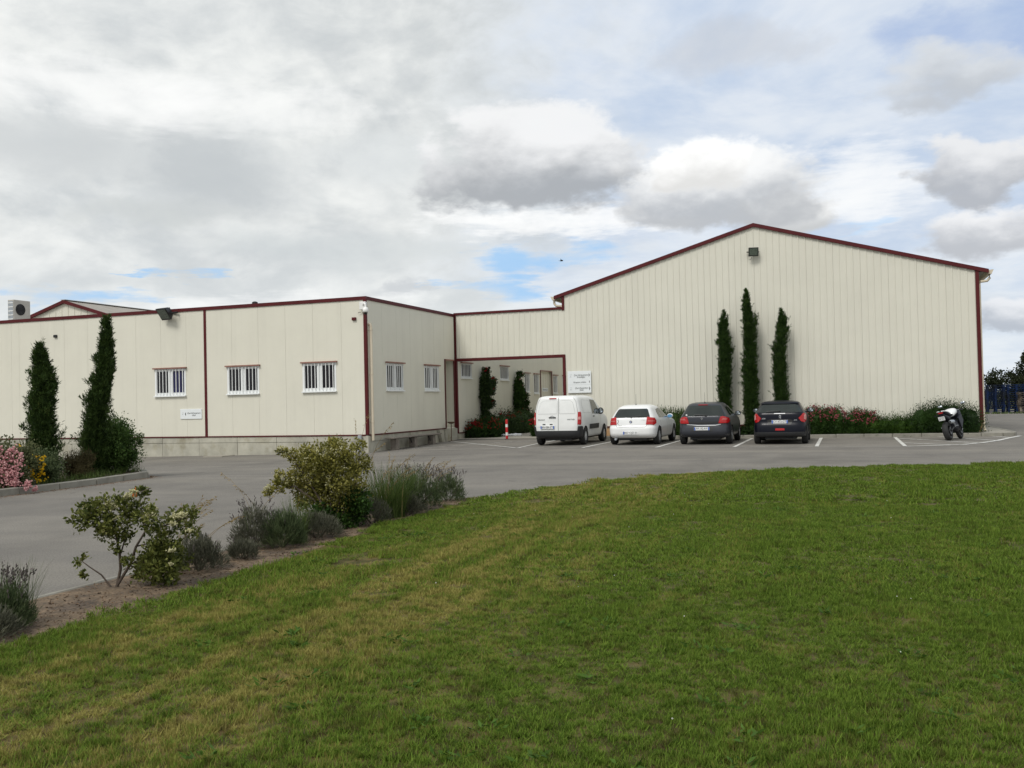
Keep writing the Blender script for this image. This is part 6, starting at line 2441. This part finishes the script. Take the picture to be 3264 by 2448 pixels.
n = 1500
y = rng.uniform(11.5, 19.0, n)
x = np.interp(y, [10, 16.3, 18.3, 19.2], [-15.44, -15.58, -15.92, -16.7]) + rng.gamma(1.2, .09, n)
d = rng.normal(size=(n, 3)) * np.array([1, 1, .2])
o = quads('kerb_litter', leaves(np.stack([x, y, np.array([g(a, b_) for a, b_ in zip(x, y)]) + .008], 1), d, rng.uniform(.012, .04, n), rng.uniform(.006, .014, n), rng), leafmat('fallen_petals_and_leaves', (.11, .07, .04), (.30, .19, .11), .15, c3=(.45, .30, .22)), None, 'stuff')
tag(o, 'fallen leaves and petals lying along the island kerb', 'leaf litter')

# ------------------------------------------------------------------ trees beyond the pallets
L_['far'] = leafmat('far_tree_leaves', (.012, .018, .009), (.045, .055, .025), .2, c3=(.08, .06, .03), pscale=1)


def tree(label, x, y, h, w, seed, dens=2600, sparse=False):
    rng = np.random.default_rng(seed)
    base = (x, y, -.05)
    t = thing('tree', label, 'tree', base, 0, 'trees beyond the pallets')
    cl = []
    nb = 9 if not sparse else 12
    b = MB()
    b.tube([(x, y, -.1), (x + .1, y, h * .3), (x + rng.uniform(-.2, .2), y, h * .62)], .13, 8, r1=.05)
    b.build('trunk', M['bark'], t, smooth=60)
    lim = MB()
    for i in range(nb):
        a = rng.uniform(0, 2 * np.pi)
        rr = w * rng.uniform(.2, .95)
        z = h * (rng.uniform(.35, .95) if not sparse else rng.uniform(.55, .97))
        c = (x + rr * math.cos(a), y + rr * math.sin(a), z)
        k = (.42 if not sparse else .26) * w * rng.uniform(.7, 1.2)
        cl.append(c + (k, k, k * .75))
        lim.tube([(x, y, h * rng.uniform(.25, .5)), ((x + c[0]) / 2, (y + c[1]) / 2, z * .85), c], .035, 5, r1=.01)
    lim.build('limbs', M['bark'], t)
    if not sparse:
        cl.append((x, y, h * .45, w * .8, w * .8, h * .38))
        cl.append((x, y, h * .22, w * .9, w * .9, h * .22))
    quads('crown', clumpy(cl, dens, rng, (.14, .26), (.09, .16), .2, .9, .45), L_['far'], t, 'stuff')


tree('small bushy tree just right of the hall corner behind the pallets', 12.9, 95, 3.5, 1.1, 201, 3000)
tree('dark low tree directly behind the hall corner edge', 11.2, 97, 3.4, 1.3, 202, 3000)
tree('broad dark tree between the small bushy tree and the sparse one', 14.6, 94, 3.5, 1.3, 203, 3400)
tree('tall sparse-topped tree at the right picture edge', 16.3, 94, 5.2, 1.5, 204, 1900, True)
tree('dense dark tree under the sparse-topped one', 16.4, 96, 3.9, 1.7, 205, 3600)
tree('dense tree beyond the right picture edge', 19.5, 95, 5.0, 2.2, 206, 4000)
n = 900
rng = np.random.default_rng(207)
bs = np.stack([rng.uniform(9, 22, n), rng.uniform(71.8, 72.8, n), np.zeros(n)], 1)
tag(quads('grass_verge', blades(bs, rng.uniform(.05, .2, n), rng.uniform(.02, .1, n), np.full(n, .05), rng), L_['grassy'], None, 'stuff'), 'rough grass growing along the foot of the pallets', 'grass')

# ================================================================== lawn
LAWN = [(-5.45, -6), (-5.5, 4.9), (-5.5, 6.2), (-5.62, 8.4), (-5.85, 12.5), (-5.8, 14.6), (-5.3, 16.3), (-4.58, 18.05), (-3.1, 19.75), (-1.21, 21.18), (1.2, 22.25), (3.68, 22.96), (8, 23.7), (14, 24.0), (24, 23.6), (24, -6)]


def inside(px, py, poly):
    c = np.zeros(len(px), bool)
    for (x0, y0), (x1, y1) in zip(poly, poly[1:] + poly[:1]):
        k = ((y0 > py) != (y1 > py)) & (px < (x1 - x0) * (py - y0) / (y1 - y0 + 1e-12) + x0)
        c ^= k
    return c


def lawn_mat(name, blade):
    """mown grass: green and straw blades mixed, with dry bands along the mowing direction"""
    m = bpy.data.materials.new(name)
    m.use_nodes = True
    t = m.node_tree
    b = t.nodes['Principled BSDF']
    b.inputs['Roughness'].default_value = .6
    b.inputs['Specular IOR Level'].default_value = .08
    geo = t.nodes.new('ShaderNodeNewGeometry')

    def nz(sc, vec, det=4):
        n = t.nodes.new('ShaderNodeTexNoise')
        n.inputs['Scale'].default_value = sc
        n.inputs['Detail'].default_value = det
        t.links.new(vec, n.inputs['Vector'])
        return n.outputs[0]

    def mm(op, a, b_, cl=False):
        n = t.nodes.new('ShaderNodeMath')
        n.operation = op
        n.use_clamp = cl
        for s, v in zip(n.inputs, (a, b_)):
            if isinstance(v, bpy.types.NodeSocket):
                t.links.new(v, s)
            else:
                s.default_value = v
        return n.outputs[0]

    def rg_(x, a, b_, lo=0., hi=1.):
        n = t.nodes.new('ShaderNodeMapRange')
        n.interpolation_type = 'SMOOTHSTEP'
        t.links.new(x, n.inputs[0])
        for i, v in enumerate((a, b_, lo, hi)):
            n.inputs[i + 1].default_value = v
        return n.outputs[0]

    def mix(f, a, b_):
        n = t.nodes.new('ShaderNodeMix')
        n.data_type = 'RGBA'
        for s, v in ((n.inputs[0], f), (n.inputs[6], a), (n.inputs[7], b_)):
            if isinstance(v, bpy.types.NodeSocket):
                t.links.new(v, s)
            else:
                s.default_value = v + (1,) if isinstance(v, tuple) else v
        return n.outputs[2]
    pos = geo.outputs['Position']
    sp = t.nodes.new('ShaderNodeSeparateXYZ')
    t.links.new(pos, sp.inputs[0])
    mp = t.nodes.new('ShaderNodeMapping')
    t.links.new(pos, mp.inputs[0])
    mp.inputs['Scale'].default_value = (1.7, .13, 1)
    mp.inputs['Rotation'].default_value = (0, 0, R(-4))
    band = nz(1.3, mp.outputs[0], 5)
    blot = nz(1.1, pos, 5)
    fine = nz(6.0, pos, 4)
    rnd_ = geo.outputs['Random Per Island'] if blade else nz(60, pos, 2)
    # dry belt two metres inside the bed, fading to the right
    d = mm('ABSOLUTE', mm('ADD', sp.outputs[0], 3.7), 0.)
    belt = mm('MULTIPLY', rg_(d, 2.1, .4), rg_(band, .36, .62, .25, 1.0))
    dry = mm('ADD', mm('MULTIPLY', belt, .85), mm('MULTIPLY', rg_(band, .5, .72), .20))
    dry = mm('ADD', dry, mm('MULTIPLY', rg_(blot, .5, .74), .34))
    dry = mm('MULTIPLY', dry, rg_(fine, .3, .65, .25, 1.35))
    pick = rg_(mm('SUBTRACT', mm('ADD', dry, .02), rnd_), -.12, .12)
    green = mix(rg_(mm('ADD', mm('MULTIPLY', rnd_, .6), mm('MULTIPLY', fine, .5)), .25, .85), (.048, .094, .010), (.180, .268, .038))
    straw = mix(rnd_, (.20, .185, .045), (.40, .36, .11))
    colr = mix(pick, green, straw)
    # brown thatch in small flecks
    colr = mix(mm('MULTIPLY', rg_(nz(9.0, pos, 5), .56, .68), .6), colr, (.085, .062, .026))
    if not blade:
        soil = mix(rg_(fine, .4, .65), (.050, .031, .014), (.11, .074, .034))
        colr = mix(.15, soil, colr)
    t.links.new(colr, b.inputs['Base Color'])
    if blade:
        tr = t.nodes.new('ShaderNodeBsdfTranslucent')
        t.links.new(colr, tr.inputs[0])
        mx = t.nodes.new('ShaderNodeMixShader')
        mx.inputs[0].default_value = .3
        t.links.new(b.outputs[0], mx.inputs[1])
        t.links.new(tr.outputs[0], mx.inputs[2])
        t.links.new(mx.outputs[0], t.nodes['Material Output'].inputs[0])
    else:
        bp = t.nodes.new('ShaderNodeBump')
        bp.inputs['Strength'].default_value = .8
        bp.inputs['Distance'].default_value = .02
        t.links.new(nz(35, pos, 5), bp.inputs['Height'])
        t.links.new(bp.outputs[0], b.inputs['Normal'])
    return m


def lawn_z(x, y):
    """slight unevenness of the turf"""
    return .022 + .010 * np.sin(x * 2.1 + .7 * y) * np.sin(y * 1.3) + .006 * np.sin(x * 5.3 + 1) * np.sin(y * 4.1 + x)


# turf sheet, finely divided so that it can undulate
xs = np.arange(-6.2, 24.01, .3)
ys = np.arange(-6, 24.31, .3)
V = [(x, y, 0) for y in ys for x in xs]
bm = bmesh.new()
lp = [bm.verts.new((x, y, 0)) for x, y in LAWN]
bm.faces.new(lp)
for c_no, co_ in [((1, 0, 0), (x, 0, 0)) for x in np.arange(-5.7, 24, .45)] + [((0, 1, 0), (0, y, 0)) for y in np.arange(-5.8, 24, .45)]:
    bmesh.ops.bisect_plane(bm, geom=bm.verts[:] + bm.edges[:] + bm.faces[:], plane_co=co_, plane_no=c_no)
for v in bm.verts:
    v.co.z = float(lawn_z(v.co.x, v.co.y))
me = bpy.data.meshes.new('lawn')
bmesh.ops.recalc_face_normals(bm, faces=bm.faces[:])
bm.to_mesh(me)
bm.free()
for p in me.polygons:
    p.use_smooth = True
link('lawn', me, lawn_mat('lawn_turf', False), None, 'structure')

rng = np.random.default_rng(7)
BLADE = lawn_mat('lawn_blades', True)


def turf_patch(size, n, h0, w0, rng):
    """a square of mown blades with some fine tufts"""
    x, y = rng.uniform(-size / 2, size / 2, (2, n)) * 1.12
    # blades gather in small tufts
    c = rng.uniform(-size / 2, size / 2, (max(4, n // 40), 2))
    k = rng.integers(0, len(c), n)
    pull = rng.random(n) < .55
    x[pull] = c[k[pull], 0] + rng.normal(size=pull.sum()) * size * .045
    y[pull] = c[k[pull], 1] + rng.normal(size=pull.sum()) * size * .045
    h = rng.gamma(7, 1 / 7, n) * h0
    th = rng.uniform(0, 2 * np.pi, n)
    ln = h * rng.uniform(.15, 1.3, n)
    w = w0 * rng.uniform(.6, 1.4, n)
    b0 = np.stack([x, y, np.full(n, -.006)], 1)
    tip = b0 + np.stack([np.cos(th) * ln, np.sin(th) * ln, h], 1)
    ph = th + np.pi / 2 + rng.uniform(-.9, .9, n)
    sx = np.stack([np.cos(ph), np.sin(ph), np.zeros(n)], 1) * w[:, None]
    return np.stack([b0 - sx / 2, b0 + sx / 2, tip + sx * .14, tip - sx * .14], 1)


def scatter_nodes():
    """instances the patch stored in the mesh on the loose points stored beside it"""
    ng = bpy.data.node_groups.new('turf_scatter', 'GeometryNodeTree')
    ng.interface.new_socket('Geometry', in_out='INPUT', socket_type='NodeSocketGeometry')
    ng.interface.new_socket('Geometry', in_out='OUTPUT', socket_type='NodeSocketGeometry')
    N_ = ng.nodes.new
    gi, go = N_('NodeGroupInput'), N_('NodeGroupOutput')
    sepg = N_('GeometryNodeSeparateGeometry')
    sepg.domain = 'POINT'
    at = N_('GeometryNodeInputNamedAttribute')
    at.data_type = 'BOOLEAN'
    at.inputs[0].default_value = 'spot'
    ra = N_('GeometryNodeInputNamedAttribute')
    ra.data_type = 'FLOAT_VECTOR'
    ra.inputs[0].default_value = 'turn'
    sa = N_('GeometryNodeInputNamedAttribute')
    sa.data_type = 'FLOAT_VECTOR'
    sa.inputs[0].default_value = 'size'
    inst = N_('GeometryNodeInstanceOnPoints')
    L = ng.links.new
    L(gi.outputs[0], sepg.inputs[0])
    L(at.outputs[0], sepg.inputs[1])
    L(sepg.outputs[0], inst.inputs['Points'])
    L(sepg.outputs[1], inst.inputs['Instance'])
    L(ra.outputs[0], inst.inputs['Rotation'])
    L(sa.outputs[0], inst.inputs['Scale'])
    L(inst.outputs[0], go.inputs[0])
    return ng


NG = scatter_nodes()


def turf(name, label, patch, pts, turn, size):
    nq, npt = len(patch), len(pts)
    me = bpy.data.meshes.new(name)
    me.vertices.add(4 * nq + npt)
    me.vertices.foreach_set('co', np.concatenate([patch.reshape(-1, 3), pts]).astype(np.float32).ravel())
    me.loops.add(4 * nq)
    me.loops.foreach_set('vertex_index', np.arange(4 * nq, dtype=np.int32))
    me.polygons.add(nq)
    me.polygons.foreach_set('loop_start', np.arange(0, 4 * nq, 4, dtype=np.int32))
    me.polygons.foreach_set('loop_total', np.full(nq, 4, dtype=np.int32))
    me.update(calc_edges=True)
    a = me.attributes.new('spot', 'BOOLEAN', 'POINT')
    a.data.foreach_set('value', np.concatenate([np.zeros(4 * nq, bool), np.ones(npt, bool)]))
    for nm, v in (('turn', turn), ('size', size)):
        a = me.attributes.new(nm, 'FLOAT_VECTOR', 'POINT')
        a.data.foreach_set('vector', np.concatenate([np.ones((4 * nq, 3)), v]).astype(np.float32).ravel())
    o = link(name, me, BLADE, None, 'stuff')
    md = o.modifiers.new('scatter', 'NODES')
    md.node_group = NG
    return tag(o, label, 'grass')


def bare(x, y):
    """thin and bare places in the turf"""
    pn = np.sin(x * 3.1 + 1.3 * np.sin(y * 2.2)) * np.sin(y * 2.7 + 1.1 * np.sin(x * 1.9)) + .55 * np.sin(x * 9.1 + y * 4) * np.sin(y * 8.3 - x * 3)
    p1 = ((x + 4.42) / .50) ** 2 + ((y - 8.5) / .22) ** 2 + .4 * np.sin(x * 17) * np.sin(y * 23) < 1
    p2 = ((x + 4.95) / .14) ** 2 + ((y - 8.7) / .8) ** 2 < .8
    return ((pn > 1.17) & (np.hypot(x, y) < 11 + 2 * np.sin(x * 3))) | p1 | p2


def spots(step, r0, r1, rng):
    gx_, gy_ = np.meshgrid(np.arange(-6.2, 24, step), np.arange(-2, 24.5, step))
    x = gx_.ravel() + rng.uniform(-.5, .5, gx_.size) * step * .6
    y = gy_.ravel() + rng.uniform(-.5, .5, gx_.size) * step * .6
    r = np.hypot(x, y)
    an = np.arctan2(x, y)
    k = (r >= r0) & (r < r1) & (an > -YAW - R(46)) & (an < -YAW + R(46)) & inside(x, y, LAWN)
    return x[k], y[k]


for nm, lb, size, n, h0, w0, r0, r1 in (('lawn_grass', 'short mown lawn grass nearest the camera, mottled green and straw', .20, 600, .024, .0042, 1.5, 8.0),
                                       ('lawn_grass', 'mown lawn grass in the middle distance with dry straw-coloured bands', .34, 820, .026, .0072, 8.0, 14.5),
                                       ('lawn_grass', 'mown lawn grass at the far edge along the asphalt', .55, 820, .028, .0125, 14.5, 40.0)):
    x, y = spots(size * .75, r0, r1, rng)
    bb = bare(x, y)
    k = ~(bb & (rng.random(len(x)) < .62))
    x, y = x[k], y[k]
    m_ = len(x)
    tall = .92 + .28 * np.sin(x * 1.7 + 2 * np.sin(y * .9)) * np.sin(y * 1.1 + x * .6) + rng.normal(size=m_) * .12
    tall = np.where(bare(x, y), .42, tall)
    lush = np.sin(x * 4.3 + 3 * np.sin(y * 2.1)) * np.sin(y * 3.7 + 2 * np.sin(x * 2.3)) > .78
    tall[lush] *= 1.5
    turf(nm, lb, turf_patch(size, n, h0, w0, rng), np.stack([x, y, lawn_z(x, y)], 1),
         np.stack([rng.normal(size=m_) * .04, rng.normal(size=m_) * .04, rng.uniform(0, 2 * np.pi, m_)], 1),
         np.stack([np.ones(m_), np.ones(m_), np.clip(tall, .35, 1.9)], 1))
# broad-leaved weeds pressed into the turf
n = 90
rr = 3.4 + rng.random(n) ** 1.3 * 11
an = -YAW + rng.uniform(-R(20), R(34), n)
x, y = rr * np.sin(an), rr * np.cos(an)
k = inside(x, y, LAWN)
x, y = x[k], y[k]
cx = np.repeat(np.stack([x, y, lawn_z(x, y) + .012], 1), 14, 0)
th = rng.uniform(0, 2 * np.pi, len(cx))
d = np.stack([np.cos(th), np.sin(th), rng.uniform(.1, .7, len(cx))], 1)
Q = leaves(cx + d * .012 + rng.normal(size=cx.shape) * np.array([.035, .035, .004]), d, rng.uniform(.03, .075, len(cx)), rng.uniform(.010, .022, len(cx)), rng)
o = quads('lawn_weeds', Q, leafmat('broad_weed_leaves', (.035, .075, .010), (.10, .19, .03), .3), None, 'stuff')
tag(o, 'broad-leaved weeds scattered through the lawn', 'weeds')
# white clover heads dotted over the lawn
n = 26
u = rng.random(n)
r = 3.5 + u * 14
an = rng.uniform(-YAW - R(5), -YAW + R(30), n)
x, y = r * np.sin(an), r * np.cos(an)
k = inside(x, y, LAWN)
x, y = x[k], y[k]
P_ = np.stack([x, y, lawn_z(x, y) + .05], 1)
o = blossoms(P_, .006, rng, leafmat('white_clover', (.55, .55, .48), (.75, .75, .68), .2), None, 'clover_flowers')
tag(o, 'white clover flower heads dotted over the lawn', 'clover')
